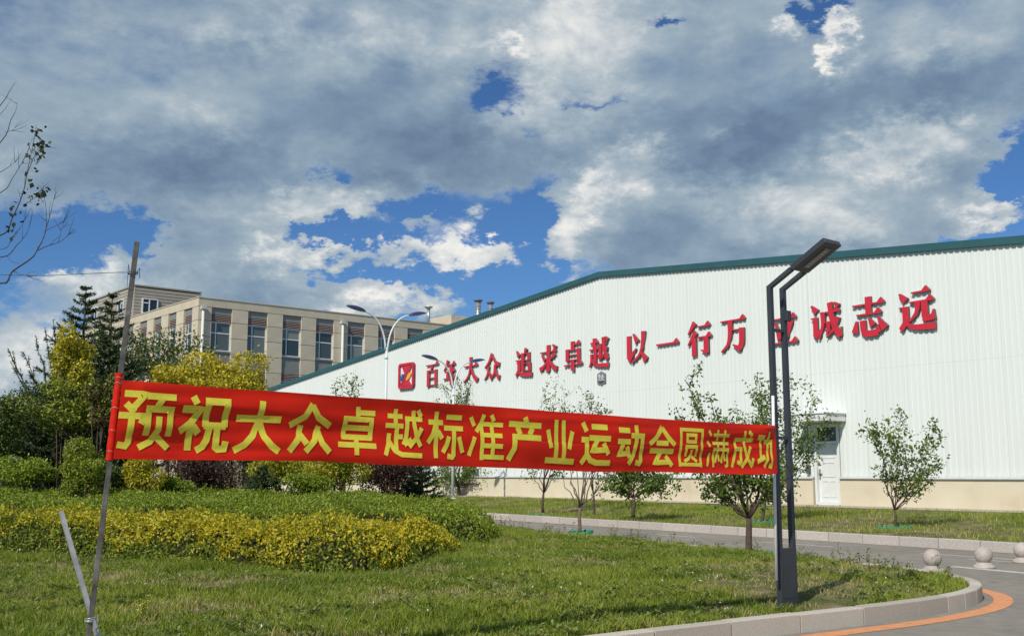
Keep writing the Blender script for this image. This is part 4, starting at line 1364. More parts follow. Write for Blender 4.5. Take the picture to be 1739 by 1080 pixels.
def hedge(name, label, poly, hf, n, L, Wd, mats, vis, two=False):
    lo, hi = poly.min(0), poly.max(0)
    P = rng.uniform(lo, hi, (int(n * 2.6), 2))
    P = P[in_poly(P, poly)]
    P = P[vis(P)][:n]
    # extra near the rim so the sides are clothed
    E = np.vstack([poly, poly[:1]])
    k = int(n * 0.42)
    i = rng.integers(0, len(poly), k)
    t = rng.uniform(0, 1, k)[:, None]
    Q = E[i] * (1 - t) + E[i + 1] * t
    cen = poly.mean(0)
    Q = Q + rng.normal(0, 0.10, (k, 2))
    Q = Q[in_poly(Q, poly)]; Q = Q[vis(Q)]
    A = np.vstack([P, Q])
    h = hf(A); g = lawn_z(A)
    h = h * (0.86 + 0.28 * vnoise(A, 2.6, 31)) + 0.10 * (vnoise(A, 6.0, 32) - 0.5)
    z = np.empty(len(A))
    npx = len(P)
    z[:npx] = g[:npx] + h[:npx] - np.abs(rng.normal(0, 0.06, npx)) + rng.uniform(0, 0.05, npx)
    tt = rng.uniform(0.02, 1.0, len(A) - npx)
    z[npx:] = g[npx:] + np.maximum(h[npx:], 0.15) * tt
    # young shoots standing above the clipped top
    ns = n // 90
    si = rng.integers(0, npx, ns)
    sx = np.repeat(A[si], 7, 0) + rng.normal(0, 0.012, (ns * 7, 2))
    sz_ = np.repeat(g[si] + h[si], 7) + np.tile(np.linspace(0.0, 1.0, 7), ns) * np.repeat(rng.uniform(0.05, 0.17, ns), 7)
    A = np.vstack([A, sx]); z = np.concatenate([z, sz_]); g = np.concatenate([g, np.repeat(g[si], 7)]); h = np.concatenate([h, np.repeat(h[si], 7)])
    X = np.column_stack([A, z])
    root = empty(name, (float(cen[0]), float(cen[1]), 0.0))
    tag(root, label, 'hedge')
    X -= np.array([cen[0], cen[1], 0])
    mi = None
    if two:
        rel = (z - g) / (0.62 - 0.16 * smooth01((A[:, 1] - 16.2) / 2.2) * smooth01((A[:, 0] + 4.0) / 3.0))
        depth = np.zeros(len(A))
        pr = np.clip((rel - 0.50 + 0.75 * (vnoise(A, 0.8, 33) - 0.5) + 0.45 * (vnoise(A, 2.2, 34) - 0.5) + 0.10 + 0.30 * smooth01((A[:, 0] + 4.5) / 2.0)) / 0.42, 0.04, 1)
        patch = 0.5 + 0.5 * np.sin(A[:, 0] * 1.3 + 1.2) * np.sin(A[:, 1] * 1.1 + A[:, 0] * .6)
        mi = (rng.uniform(size=len(A)) > pr * (0.62 + 0.38 * patch)).astype(int)
    pk = np.clip((vnoise(A, 2.3, 61) * 0.6 + vnoise(A + z[:, None], 5.0, 62) * 0.4 - 0.58) / 0.14, 0, 1)
    kp = rng.uniform(size=len(A)) > 0.72 * pk
    X = X[kp]; mi = mi[kp] if mi is not None else None
    foliage('foliage', X, L, Wd, mats, root, up=0.7, mi=mi)
    # solid core: twigs and the shade among them put in as dark colour
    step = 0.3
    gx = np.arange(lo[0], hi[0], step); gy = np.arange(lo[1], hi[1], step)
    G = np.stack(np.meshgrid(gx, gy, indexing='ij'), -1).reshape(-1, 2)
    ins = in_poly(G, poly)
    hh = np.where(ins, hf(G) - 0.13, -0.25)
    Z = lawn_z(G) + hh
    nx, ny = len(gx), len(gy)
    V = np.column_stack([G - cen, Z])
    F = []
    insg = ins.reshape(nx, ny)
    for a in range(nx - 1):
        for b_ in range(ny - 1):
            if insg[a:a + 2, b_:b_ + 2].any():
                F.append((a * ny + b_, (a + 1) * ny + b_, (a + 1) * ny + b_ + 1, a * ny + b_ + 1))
    npmesh('twigs', V, F, M_CORE, root, smooth=True)  # one closed dark surface, no single twigs; inner shade is in its colour
    return root


def vis_left(P):  # skip what lies far outside the picture on the left
    return P[:, 0] > -0.60 * P[:, 1] - 1.0


hedge('hedge', 'low clipped hedge with golden yellow leaf tips at the lawn edge', YHC, yh_h, 88000, 0.068, 0.031, [L_YELLOW, L_YGREEN], vis_left, True)
hedge('hedge', 'wide low dark green hedge with a rounded end behind the yellow hedge', GHC, gh_h, 150000, 0.062, 0.030, [L_GREEN], vis_left)


# ------------------------------------------------------------------ grass
def grass(name, P, zf, hmin, hmax, wd, tall=None, seed=1, lean=0.55, dry=None):
    r = np.random.default_rng(seed)
    n = len(P)
    z = zf(P) - 0.01
    h = r.uniform(hmin, hmax, n) * (1.0 if tall is None else tall)
    az_ = r.uniform(0, 2 * np.pi, n)
    ln = h * r.uniform(0.1, lean, n)
    f = r.uniform(0, 2 * np.pi, n)
    wx, wy = np.cos(f) * wd * 0.5, np.sin(f) * wd * 0.5
    B = np.column_stack([P, z])
    mid = B + np.column_stack([np.cos(az_) * ln * 0.35, np.sin(az_) * ln * 0.35, h * 0.6])
    tip = B + np.column_stack([np.cos(az_) * ln, np.sin(az_) * ln, h])
    w3 = np.column_stack([wx, wy, np.zeros(n)])
    V = np.empty((n, 5, 3))
    V[:, 0] = B - w3; V[:, 1] = B + w3; V[:, 2] = mid + w3 * 0.75; V[:, 3] = mid - w3 * 0.75; V[:, 4] = tip
    base = np.arange(n)[:, None] * 5
    F1 = base + np.array([0, 1, 2, 3])
    F2 = base + np.array([3, 2, 4, 4])
    # quads and triangles kept in one loop list
    me = bpy.data.meshes.new(name)
    me.vertices.add(n * 5)
    me.vertices.foreach_set('co', V.astype(np.float32).ravel())
    loops = np.column_stack([F1, base + np.array([3, 2, 4])]).astype(np.int32)
    me.loops.add(n * 7)
    me.loops.foreach_set('vertex_index', loops.ravel())
    me.polygons.add(n * 2)
    st = (np.arange(n)[:, None] * 7 + np.array([0, 4])).astype(np.int32)
    me.polygons.foreach_set('loop_start', st.ravel())
    me.materials.append(L_GRASS); me.materials.append(L_DRY)
    if dry is not None:
        me.polygons.foreach_set('material_index', np.repeat((r.uniform(size=n) < dry).astype(np.int32), 2))
    me.update(calc_edges=True)
    o = link(name, me)
    return tag(o, kind='stuff')


r2 = np.random.default_rng(21)
Pn = r2.uniform((-13, 6.2), (6.3, 30), (1500000, 2))
dens_keep = np.clip(1.15 - (Pn[:, 1] - 8) / 26, 0.22, 1.0)
Pn = Pn[r2.uniform(size=len(Pn)) < dens_keep]
Pn = Pn[(np.abs(Pn[:, 0]) < 0.53 * Pn[:, 1] + 0.8)]
Pn = Pn[in_poly(Pn, LAWN_POLY)]
ed = dist_line(Pn, INNER_L)
Pn = Pn[ed > 0.008]
inh = in_poly(Pn, YHC) | in_poly(Pn, GHC)
Pn = Pn[~inh]
pt = 0.6 * vnoise(Pn, 0.9, 5) + 0.4 * vnoise(Pn, 2.7, 6)
thin = np.clip((pt - 0.31) / 0.16, 0.13, 1.0)
dhed = np.minimum(dist_line(Pn, YHC[::2]), dist_line(Pn, GHC[::2]))
near_h = np.clip(1 - dhed / 1.3, 0, 1)
right_dry = smooth01((Pn[:, 0] - 1.2) / 2.5) * smooth01((17 - Pn[:, 1]) / 3)
thin = np.clip(thin - 0.18 * right_dry + near_h, 0.2, 1)
keep = r2.uniform(size=len(Pn)) < thin
Pn, pt, near_h, right_dry = Pn[keep], pt[keep], near_h[keep], right_dry[keep]
if len(Pn) > 420000:
    k = r2.choice(len(Pn), 420000, replace=False)
    Pn, pt, near_h, right_dry = Pn[k], pt[k], near_h[k], right_dry[k]
tuft = np.clip((vnoise(Pn, 5.5, 41) - 0.55) / 0.2, 0, 1)
tall = 0.42 + 0.55 * tuft + 0.5 * np.clip((pt - 0.3) / 0.4, 0, 1) + 0.55 * near_h - 0.15 * right_dry
grass('lawn_grass', Pn, lawn_z, 0.038, 0.112, 0.0085, tall, 3, 0.95, np.clip((0.52 - pt) / 0.20, 0.05, 0.9) * (1 - 0.7 * near_h))

Pv = r2.uniform((-16, 14), (22, 66), (520000, 2))
av = -((Pv - FK0) @ FKN)
Pv = Pv[(av > 0.18) & (av < 7.35)]
Pv = Pv[np.abs(Pv[:, 0]) < 0.53 * Pv[:, 1] + 1]
av = -((Pv - FK0) @ FKN)
pv = 0.6 * vnoise(Pv, 0.45, 8) + 0.4 * vnoise(Pv, 1.7, 9)
keep = r2.uniform(size=len(Pv)) < np.clip((pv - 0.22) / 0.3, 0.15, 1) * (1 - 0.75 * smooth01((av - 5.6) / 1.5))
Pv, pv = Pv[keep][:150000], pv[keep][:150000]
grass('verge_grass', Pv, verge_z, 0.05, 0.13, 0.014, 0.6 + 0.7 * pv, 4, 0.7, np.clip((0.50 - pv) / 0.22, 0.08, 0.8))

# broad leaved rosettes among the grass
rr_ = r2.choice(len(Pn), 5200, replace=False)
Pr = Pn[rr_]; Pr = Pr[vnoise(Pr, 0.8, 51) > 0.40]
nl_ = 9
C3 = np.column_stack([Pr, lawn_z(Pr) + r2.uniform(0.02, 0.06, len(Pr))])
an = r2.uniform(0, 2 * np.pi, (len(Pr), nl_)); le = r2.uniform(0.035, 0.095, (len(Pr), nl_)); up_ = r2.uniform(0.05, 0.8, (len(Pr), nl_))
D3 = np.stack([np.cos(an), np.sin(an), up_], -1); S3 = np.stack([-np.sin(an), np.cos(an), np.zeros_like(an)], -1)
B3_ = C3[:, None, :] + np.zeros_like(D3)
VV = np.stack([B3_, B3_ + D3 * le[..., None] * 0.6 + S3 * le[..., None] * 0.16, B3_ + D3 * le[..., None] * np.array([1, 1, 0.8]), B3_ + D3 * le[..., None] * 0.6 - S3 * le[..., None] * 0.16], 2)
tag(npmesh('lawn_weeds', VV.reshape(-1, 3), np.arange(VV.size // 3).reshape(-1, 4), L_LAWNW), kind='stuff')

# clover heads scattered in the lawn
kk = r2.choice(len(Pn), 300, replace=False)
Pf = Pn[kk]
Pf = Pf[vnoise(Pf, 0.7, 15) > 0.45]
Xf = np.column_stack([Pf, lawn_z(Pf) + r2.uniform(0.06, 0.13, len(Pf))])
V, F = leaf_quads(np.repeat(Xf, 3, 0) + r2.normal(0, 0.006, (len(Xf) * 3, 3)), 0.019, 0.017, r2)
tag(npmesh('clover_flowers', V, F, M_FLOWER), kind='stuff')
# weeds along the far rim and at the kerb tip: thin stalks with small leaves
stalk = MB(); LW_ = []
wr = random.Random(5)
for k in range(85):
    i = wr.randrange(tipi - 60, min(len(KP) - 1, tipi + 330))
    q = INNER[i] - KN[i] * wr.uniform(0.08, 0.9)
    z = float(lawn_z(q)[0]); h = wr.uniform(0.12, 0.34)
    lx, ly = wr.uniform(-.06, .06), wr.uniform(-.06, .06)
    stalk.tube([(q[0], q[1], z - .02), (q[0] + lx * .5, q[1] + ly * .5, z + h * .55), (q[0] + lx, q[1] + ly, z + h)], [.004, .003, .002], 4)
    for j in range(wr.randint(8, 20)):
        t = wr.uniform(.2, 1)
        LW_.append((q[0] + lx * t + wr.gauss(0, .03), q[1] + ly * t + wr.gauss(0, .03), z + h * t))
o = stalk.build('weed_stalks', L_WEED); tag(o, kind='stuff')
tag(foliage('weeds', np.array(LW_), 0.06, 0.02, [L_WEED], up=0.4), kind='stuff')


# ------------------------------------------------------------------ trees
def wiggle_path(a, b, n, amp, r, sag=0.0):
    a, b = np.array(a, float), np.array(b, float)
    L = np.linalg.norm(b - a)
    P = [a + (b - a) * t for t in np.linspace(0, 1, n)]
    o1, o2 = r.normal(0, amp * L, 3), r.normal(0, amp * L, 3)
    for i, t in enumerate(np.linspace(0, 1, n)):
        P[i] = P[i] + o1 * math.sin(math.pi * t) + o2 * math.sin(2 * math.pi * t) * 0.5 + np.array([0, 0, -sag * L * math.sin(math.pi * t)])
    return P


def tree(label, base, fork, tips, r0, leaf_n, leaf_L, mat, bark=None, seed=0, cluster=0.28, name='tree', group='young trees planted by the road', start=0.45, twigs=5, gz=None, droop=0.3, cat_='tree'):
    r = np.random.default_rng(seed)
    bark = bark or M_BARK
    base = np.array(base, float); fork = np.array(fork, float)
    root = empty(name, tuple(base))
    tag(root, label, cat_, group)
    tr = MB()
    path = wiggle_path(base - np.array([0, 0, 0.08]), fork, 5, 0.02, r)
    tr.tube([p - base for p in path], [r0 * 1.25, r0 * 1.05, r0, r0 * 0.95, r0 * 0.85], 9)
    tr.build('trunk', bark, root)
    br = MB(); leaves = []
    for tip in tips:
        tip = np.array(tip, float)
        out = tip - fork
        midp = fork + out * 0.5 + np.array([out[0], out[1], 0]) * 0.10 - np.array([0, 0, 0.04 * np.linalg.norm(out)])
        n = 8
        pts = []
        for t in np.linspace(0, 1, n):
            pts.append((1 - t) ** 2 * fork + 2 * t * (1 - t) * midp + t * t * tip)
        w = r.normal(0, 0.022 * np.linalg.norm(out), (n, 3)); w[0] = 0
        pts = np.array(pts) + w
        rl = r0 * r.uniform(0.38, 0.55)
        br.tube([p - base for p in pts], np.linspace(rl, rl * 0.16, n), 6)
        nl = int(leaf_n / len(tips))
        tw = []
        L = np.linalg.norm(out)
        for k in range(twigs):
            t = r.uniform(start, 0.97)
            i = t * (n - 1); i0_ = int(i)
            p = pts[i0_] + (pts[min(i0_ + 1, n - 1)] - pts[i0_]) * (i - i0_)
            d = r.normal(size=3) + out / L * 1.1 + np.array([0, 0, .25])
            d /= np.linalg.norm(d)
            l = cluster * r.uniform(0.8, 2.2)
            q = p + d * l
            br.tube([p - base, (p + q) / 2 + r.normal(0, .02, 3) - base, q - base], [rl * .28, rl * .18, rl * .08], 4)
            tw.append((p, q))
        for k in range(nl):
            if r.uniform() < 0.66 and tw:
                p, q = tw[r.integers(len(tw))]
                c = p + (q - p) * r.uniform(0.25, 1.08)
                leaves.append(c + r.normal(0, cluster * 0.24, 3))
            else:
                t = start + (1.03 - start) * r.uniform() ** 0.7
                i = min(t, 1) * (n - 1); i0_ = int(i)
                p = pts[i0_] + (pts[min(i0_ + 1, n - 1)] - pts[i0_]) * (i - i0_)
                leaves.append(p + r.normal(0, cluster * 0.32, 3))
    br.build('branches', bark, root)
    if leaves:
        foliage('crown', np.array(leaves) - base, leaf_L, leaf_L * 0.58, [mat], root, r=r, up=0.0, droop=droop)
    return root


def tipset(Y, lst, spread, seed):
    r = np.random.default_rng(seed)
    return [at_y(x, y, Y + r.uniform(-spread, spread)) for x, y in lst]


def gz_v(px, py, guess):
    P = at_z(px, py, guess)
    for _ in range(6):
        z = float(verge_z(P[:2])[0]); P = at_z(px, py, z)
    return P


def gz_l(px, py, guess):
    P = at_z(px, py, guess)
    for _ in range(6):
        z = float(lawn_z(P[:2])[0]); P = at_z(px, py, z)
    return P


# T5: by the near road edge, left of the lamp
B5 = at_z(1272, 936, 0.22); B5[2] = float(lawn_z(B5[:2])[0])
Y = B5[1]
tree('leafy young tree with a dark vase-shaped crown beside the charcoal lamp post', B5, at_y(1272, 880, Y),
     tipset(Y, [(1185, 800), (1148, 690), (1172, 652), (1200, 672), (1212, 712), (1245, 745), (1232, 790), (1285, 760), (1310, 815), (1330, 770), (1215, 825), (1300, 700), (1262, 800)], 0.55, 1), 0.058, 4300, 0.085, L_PEAR, seed=11, cluster=0.24, start=0.35, twigs=7)
# T7: verge tree behind the lamp
B7 = gz_v(1293, 887, 0.33); Y = B7[1]
tree('taller verge tree behind the lamp post reaching across the door canopy', B7, at_y(1300, 850, Y),
     tipset(Y, [(1292, 640), (1312, 632), (1322, 668), (1300, 690), (1350, 645), (1385, 665), (1412, 690), (1372, 720), (1395, 752), (1350, 770), (1330, 800), (1285, 720), (1345, 700), (1322, 850), (1262, 712)], 0.8, 2), 0.048, 3200, 0.105, L_PEAR, seed=12, cluster=0.34, start=0.40, twigs=7)
# T6: right of the door
B6 = gz_v(1520, 897, 0.38); Y = B6[1]
tree('young tree standing alone right of the warehouse door', B6, at_y(1519, 866, Y),
     tipset(Y, [(1478, 718), (1490, 735), (1508, 712), (1528, 706), (1540, 735), (1520, 760), (1585, 720), (1600, 738), (1592, 790), (1572, 800), (1545, 790), (1503, 800), (1535, 828), (1560, 830)], 0.6, 3), 0.032, 2200, 0.10, L_PEAR, seed=13, cluster=0.27, start=0.5, twigs=6)
# T4
B4 = gz_v(1075, 873, 0.4); Y = B4[1]
tree('short verge tree with a dense rounded crown under the banner', B4, at_y(1076, 845, Y),
     tipset(Y, [(1040, 818), (1048, 790), (1062, 770), (1085, 755), (1110, 785), (1132, 806), (1075, 790), (1102, 826), (1060, 826), (1120, 815)], 0.8, 4), 0.055, 3600, 0.12, L_PEAR, seed=14, cluster=0.36, start=0.35, twigs=6)
# T2
B2 = gz_v(922, 866, 0.42); Y = B2[1]
tree('thin verge tree with sparse upright branches and green edging at its foot', B2, at_y(923, 838, Y),
     tipset(Y, [(902, 800), (945, 795), (928, 720), (925, 655), (944, 645), (962, 655), (938, 690), (912, 740), (950, 720), (962, 690)], 0.6, 5), 0.045, 900, 0.10, L_PEAR, seed=15, cluster=0.32, start=0.55, twigs=5)
# T3
B3 = gz_l(985, 906, 0.3); Y = B3[1]
tree('nearly bare vase-shaped young tree at the lawn edge under the banner', B3, at_y(985, 862, Y),
     tipset(Y, [(948, 795), (958, 740), (975, 700), (990, 690), (1005, 678), (1022, 690), (1018, 740), (1038, 800), (965, 780), (1028, 770), (1000, 760)], 0.5, 6), 0.040, 520, 0.085, L_PEAR, bark=M_BARKG, seed=16, cluster=0.26, start=0.72, twigs=5)
# T1
B1 = gz_v(778, 845, 0.45); Y = B1[1]
tree('broad spreading verge tree behind the end of the green hedge', B1, at_y(779, 826, Y),
     tipset(Y, [(736, 814), (745, 800), (750, 786), (765, 806), (790, 808), (812, 812), (835, 806), (850, 800), (882, 794), (866, 808), (800, 792), (770, 740), (765, 665), (782, 650), (800, 645), (795, 690), (842, 668), (862, 650), (880, 672), (850, 720), (820, 740)], 1.2, 7), 0.10, 6200, 0.13, L_PEAR, seed=17, cluster=0.5, start=0.45, twigs=6)
# T8
B8 = at_z(585, 848, 0.5); B8[2] = 0.45; Y = B8[1]
tree('tree top peeping over the banner left of the taller street light', B8, at_y(585, 800, Y),
     tipset(Y, [(568, 660), (582, 652), (600, 645), (607, 655), (590, 690), (560, 720), (610, 730)], 0.8, 8), 0.07, 1100, 0.13, L_PEAR, seed=18, cluster=0.42, start=0.55, twigs=5)
# T9
B9 = at_z(1010, 866, 0.4); B9[2] = float(verge_z(B9[:2])[0]); Y = B9[1]
tree('small leafy verge tree whose tip shows above the banner between two taller ones', B9, at_y(1008, 840, Y),
     tipset(Y, [(990, 690), (1002, 676), (1015, 682), (1025, 692), (1000, 720), (1030, 740), (985, 740)], 0.5, 9), 0.04, 900, 0.10, L_PEAR, seed=19, cluster=0.30, start=0.6, twigs=5)


# green edging rings round the trunks
def ring(P, rad, label, zf):
    root = empty('tree_edging', (P[0], P[1], P[2]))
    tag(root, label, 'edging', 'green edging rings round young trees')
    n = 40
    r = random.Random(int(P[0] * 100))
    vs, fs = [], []
    for k in range(n):
        a = 2 * math.pi * k / n
        rr = rad * (1 + r.uniform(-.05, .05))
        hz = 0.05 + r.uniform(-.015, .02)
        for (q, z) in ((0.025, -0.02), (0.02, hz), (-0.02, hz + .004), (-0.025, -0.02)):
            x, y = (rr + q) * math.cos(a), (rr + q) * math.sin(a)
            vs.append((x, y, float(zf((P[0] + x, P[1] + y))[0]) - P[2] + z))
    for k in range(n):
        for j in range(4):
            fs.append((k * 4 + j, k * 4 + (j + 1) % 4, ((k + 1) % n) * 4 + (j + 1) % 4, ((k + 1) % n) * 4 + j))
    MB().add(vs, fs).build('edging_strip', M_RING, root)


ring(B5, 0.38, 'green plastic edging ring round the tree beside the lamp post', lawn_z)
ring(B2, 0.42, 'green edging ring round the thin tree on the verge', verge_z)
ring(B3, 0.30, 'green edging ring round the nearly bare tree at the lawn edge', lawn_z)
ring(B6, 0.40, 'faded green edging ring round the tree right of the door', verge_z)
ring(B7, 0.40, 'green edging ring round the verge tree behind the lamp post', verge_z)


# ------------------------------------------------------------------ conifers
def conifer(label, base, H, Rm, seed, n_wh=22, lean=(0, 0), top_sparse=True, mat=None, extra=()):
    r = np.random.default_rng(seed)
    base = np.array(base, float)
    root = empty('spruce_tree', tuple(base))
    tag(root, label, 'conifer', 'conifers behind the hedges')
    tr = MB()
    tr.tube([(0, 0, -0.1), (lean[0] * .5, lean[1] * .5, H * .5), (lean[0], lean[1], H)], [0.13, 0.08, 0.015], 8)
    br = MB(); V = []; Dv = []

    def bough(pts, l, r0b):
        br.tube(pts, np.linspace(r0b, r0b * 0.3, len(pts)), 4, cap=False)
        segs = [(pts[i], pts[i + 1]) for i in range(len(pts) - 1)]
        for (p, q) in list(segs[1:]):
            d = q - p; d = d / (np.linalg.norm(d) + 1e-9)
            for s in (-1, 1):
                sd_ = np.cross(d, [0, 0, 1]) * s
                ll = l * r.uniform(0.05, 0.17)
                segs.append((p, p + (sd_ * 0.7 + d * 0.75 + np.array([0, 0, .18])) * ll))
        for (p, q) in segs:
            L = np.linalg.norm(q - p); m_ = max(5, int(L * 62))
            tt = r.uniform(0, 1, m_)[:, None]
            V.append(p + (q - p) * tt); Dv.append(np.repeat(((q - p) / (L + 1e-9))[None], m_, 0))
    for (a, b_) in extra:
        a = np.array(a) - base; b_ = np.array(b_) - base
        L = np.linalg.norm(b_ - a)
        pts = np.array([a + (b_ - a) * t - np.array([0, 0, 0.17 * L * math.sin(math.pi * t)]) for t in np.linspace(0, 1, 9)])
        pts[1:] += r.normal(0, 0.02, (8, 3))
        bough(pts, L, 0.024)
    for w in range(n_wh):
        t = 0.04 + 0.95 * (w / (n_wh - 1))
        z = H * t
        ctr = np.array([lean[0] * t, lean[1] * t, z])
        rad = Rm * (1 - t) ** 0.85 + 0.10
        nb = 9 if t < 0.7 else 5
        for k in range(nb):
            a = r.uniform(0, 2 * math.pi)
            l = rad * r.uniform(0.65, 1.15)
            d = np.array([math.cos(a), math.sin(a), 0])
            pts = []
            for s in np.linspace(0, 1, 6):
                pts.append(ctr + d * l * s + np.array([0, 0, l * (0.34 * s * s + 0.06 * s)]))
            pts = np.array(pts) + r.normal(0, .02, (6, 3))
            br.tube(pts, np.linspace(0.022, 0.006, 6) * (0.6 + rad / Rm * .6), 4, cap=False)
            # sprays along the branch, with side shoots
            segs = [(pts[i], pts[i + 1]) for i in range(5)]
            for (p, q) in list(segs[1:]):
                for s in (-1, 1):
                    sd_ = np.cross(d, [0, 0, 1]) * s
                    ll = l * r.uniform(0.14, 0.34)
                    e = p + (sd_ * 0.75 + d * 0.75 + np.array([0, 0, .22])) * ll
                    segs.append((p, e))
            for (p, q) in segs:
                L = np.linalg.norm(q - p)
                m_ = max(6, int(L * 105))
                tt = r.uniform(0, 1, m_)[:, None]
                V.append(p + (q - p) * tt)
                dd = (q - p) / (L + 1e-9)
                Dv.append(np.repeat(dd[None], m_, 0))
    tr.build('trunk', M_BARK, root)
    br.build('branches', M_BARK, root)
    P = np.vstack(V); D = np.vstack(Dv)
    n = len(P)
    a = D * 0.8 + r.normal(0, 0.75, (n, 3)); a /= np.linalg.norm(a, axis=1)[:, None]
    b = np.cross(a, r.normal(size=(n, 3))); b /= np.linalg.norm(b, axis=1)[:, None]
    l = r.uniform(0.05, 0.10, n)[:, None]; w = 0.013
    VV = np.empty((n, 4, 3))
    VV[:, 0] = P - b * w; VV[:, 1] = P + b * w; VV[:, 2] = P + a * l + b * w * .4; VV[:, 3] = P + a * l - b * w * .4
    npmesh('crown', VV.reshape(-1, 3), np.arange(n * 4).reshape(n, 4), [mat or L_NEEDLE], root)
    return root


def hz(py, Y): return at_y(869, py, Y)[2]


g0 = 0.5
P = at_y(134, 700, 33.5); conifer('tallest dark spruce with a thin bare-looking spire tip', (P[0], 33.5, g0), hz(487, 33.5) - g0, 2.5, 31, 27)
P = at_y(180, 700, 32.5); conifer('second spruce close beside the leaning pole with upturned boughs', (P[0], 32.5, g0), hz(500, 32.5) - g0, 2.2, 32, 25)
P = at_y(105, 720, 31.5); conifer('open branched spruce on the left with long slanting boughs', (P[0], 31.5, g0), hz(640, 31.5) - g0, 2.3, 33, 13, lean=(-0.3, 0), extra=[(at_y(112, ys, 31.5 + dy), at_y(xt, yt, 31.5 + dy * 2.5)) for (ys, xt, yt, dy) in ((715, 14, 592, 0.1), (722, 17, 614, -0.2), (700, 62, 572, 0.2), (695, 76, 556, -0.1), (730, 34, 655, 0.3), (740, 22, 690, -0.3), (690, 90, 545, 0.15), (712, 48, 628, -0.1), (735, 60, 668, 0.2), (705, 40, 600, 0.3), (690, 100, 580, -0.3))])
P = at_y(714, 815, 31.0); conifer('low dark spruce at the right end of the shrub bed', (P[0], 31.0, g0), hz(768, 31.0) - g0, 0.75, 34, 11)
P = at_y(445, 820, 28.5); conifer('squat dark conifer half hidden under the banner', (P[0], 28.5, g0), hz(795, 28.5) - g0, 0.7, 35, 9)


# ------------------------------------------------------------------ shrubs with full crowns
def shrub(label, px, py, rx, ry, Y, n, L, mats, seed, trunk=True, cat_='shrub', group='shrubs behind the hedges', name='shrub', lumps=9, zbase=None, mix=None, fill=0.75):
    r = np.random.default_rng(seed)
    C = at_y(px, py, Y)
    s = Y / 1780.0
    ax, az_ = rx * s, ry * s
    zb = g0 if zbase is None else zbase
    root = empty(name, (C[0], Y, zb))
    tag(root, label, cat_, group)
    base = np.array([C[0], Y, zb])
    ctr = []
    for k in range(lumps):
        d = r.normal(size=3); d /= np.linalg.norm(d)
        q = r.uniform(0.25, fill)
        ctr.append((C + d * np.array([ax, ax * 0.85, az_]) * q, r.uniform(0.28, 0.50)))
    ctr.append((C, 0.5))
    st = MB()
    nstem = 1 if trunk else 5
    for k in range(nstem):
        f = base + np.array([r.uniform(-.15, .15), r.uniform(-.15, .15), -0.06])
        top = C + np.array([0, 0, -az_ * 0.3])
        if trunk: st.tube([f - base, (f + top) / 2 + r.normal(0, .04, 3) - base, top - base], [0.07, 0.055, 0.045], 8)
        hub = top if trunk else f
        for (c, q) in ctr[k::nstem] if not trunk else ctr:
            st.tube([hub - base, (hub + c) / 2 + r.normal(0, .05, 3) - base, c - base], [0.028, 0.018, 0.008], 5)
    st.build('trunk' if trunk else 'stems', M_BARK, root)
    sz = np.array([q ** 2 for _, q in ctr]); sz /= sz.sum()
    P = []
    for (c, q), f in zip(ctr, sz):
        k = int(n * f)
        d = r.normal(size=(k, 3)); d /= np.linalg.norm(d, axis=1)[:, None]
        rad = r.uniform(0.45, 1.08, k)[:, None] ** 0.6
        P.append(c + d * rad * np.array([ax, ax * 0.85, az_]) * q)
    P = np.vstack(P)
    # sprigs standing out of the outline
    k = n // 14
    i = r.integers(0, len(P), k)
    dirn = (P[i] - C) / (np.linalg.norm(P[i] - C, axis=1)[:, None] + 1e-6)
    ext = r.uniform(0.0, 0.20, k)[:, None] * max(ax, az_)
    P = np.vstack([P, P[i] + dirn * ext + np.array([0, 0, 0.05])])
    P = P[P[:, 2] > zb + 0.02]
    mi = None
    if mix is not None:
        relz = (P[:, 2] - (C[2] - az_)) / (2 * az_)
        pr = np.clip(mix[0] + mix[1] * relz, 0, 1)
        mi = (r.uniform(size=len(P)) > pr).astype(int)
    foliage('crown', P - base, L, L * 0.55, mats, root, r=r, up=0.35, mi=mi)
    return root


shrub('rounded golden yellow tree in front of the stone office', 380, 652, 84, 62, 33, 11000, 0.115, [L_GOLD, L_LIME], 41, cat_='tree', name='tree', mix=(0.55, 0.5), group='golden leaved trees and shrubs', lumps=16)
shrub('yellow spray of leaves at the left foot of the rounded golden tree', 292, 652, 56, 30, 32, 3000, 0.11, [L_GOLD], 42, cat_='shrub', group='golden leaved trees and shrubs')
shrub('tall young tree with a golden top in front of the spruces', 120, 606, 44, 58, 30, 4600, 0.105, [L_GOLD, L_LIME], 43, cat_='tree', name='tree', mix=(0.35, 0.7), group='golden leaved trees and shrubs', lumps=12, fill=0.9)
shrub('lime green leafy bush below the golden topped young tree', 106, 698, 74, 48, 29.5, 5200, 0.10, [L_LIME, L_DARK], 63, trunk=False, mix=(0.6, 0.4), lumps=10, fill=0.95)
shrub('small bronze leaved bush between the golden topped tree and the leaning pole', 174, 682, 34, 50, 29.5, 2600, 0.10, [L_LIME, L_PURPLE], 64, trunk=False, mix=(0.4, 0.2), lumps=7, fill=0.95)
shrub('sparse dark leaved tree before the sunlit office side', 262, 614, 82, 74, 38, 5200, 0.12, [L_DARK], 44, cat_='tree', name='tree', group='dark leaved trees behind the bed', lumps=18, fill=0.95)
shrub('dark green tree against the left edge of the photo', 8, 722, 62, 78, 29, 9500, 0.085, [L_DARK], 45, cat_='tree', name='tree', group='dark leaved trees behind the bed', lumps=14)
shrub('dark dense tree between the left edge and the golden column', 75, 728, 85, 95, 32.5, 13000, 0.085, [L_DARK], 46, cat_='tree', name='tree', group='dark leaved trees behind the bed', lumps=14)
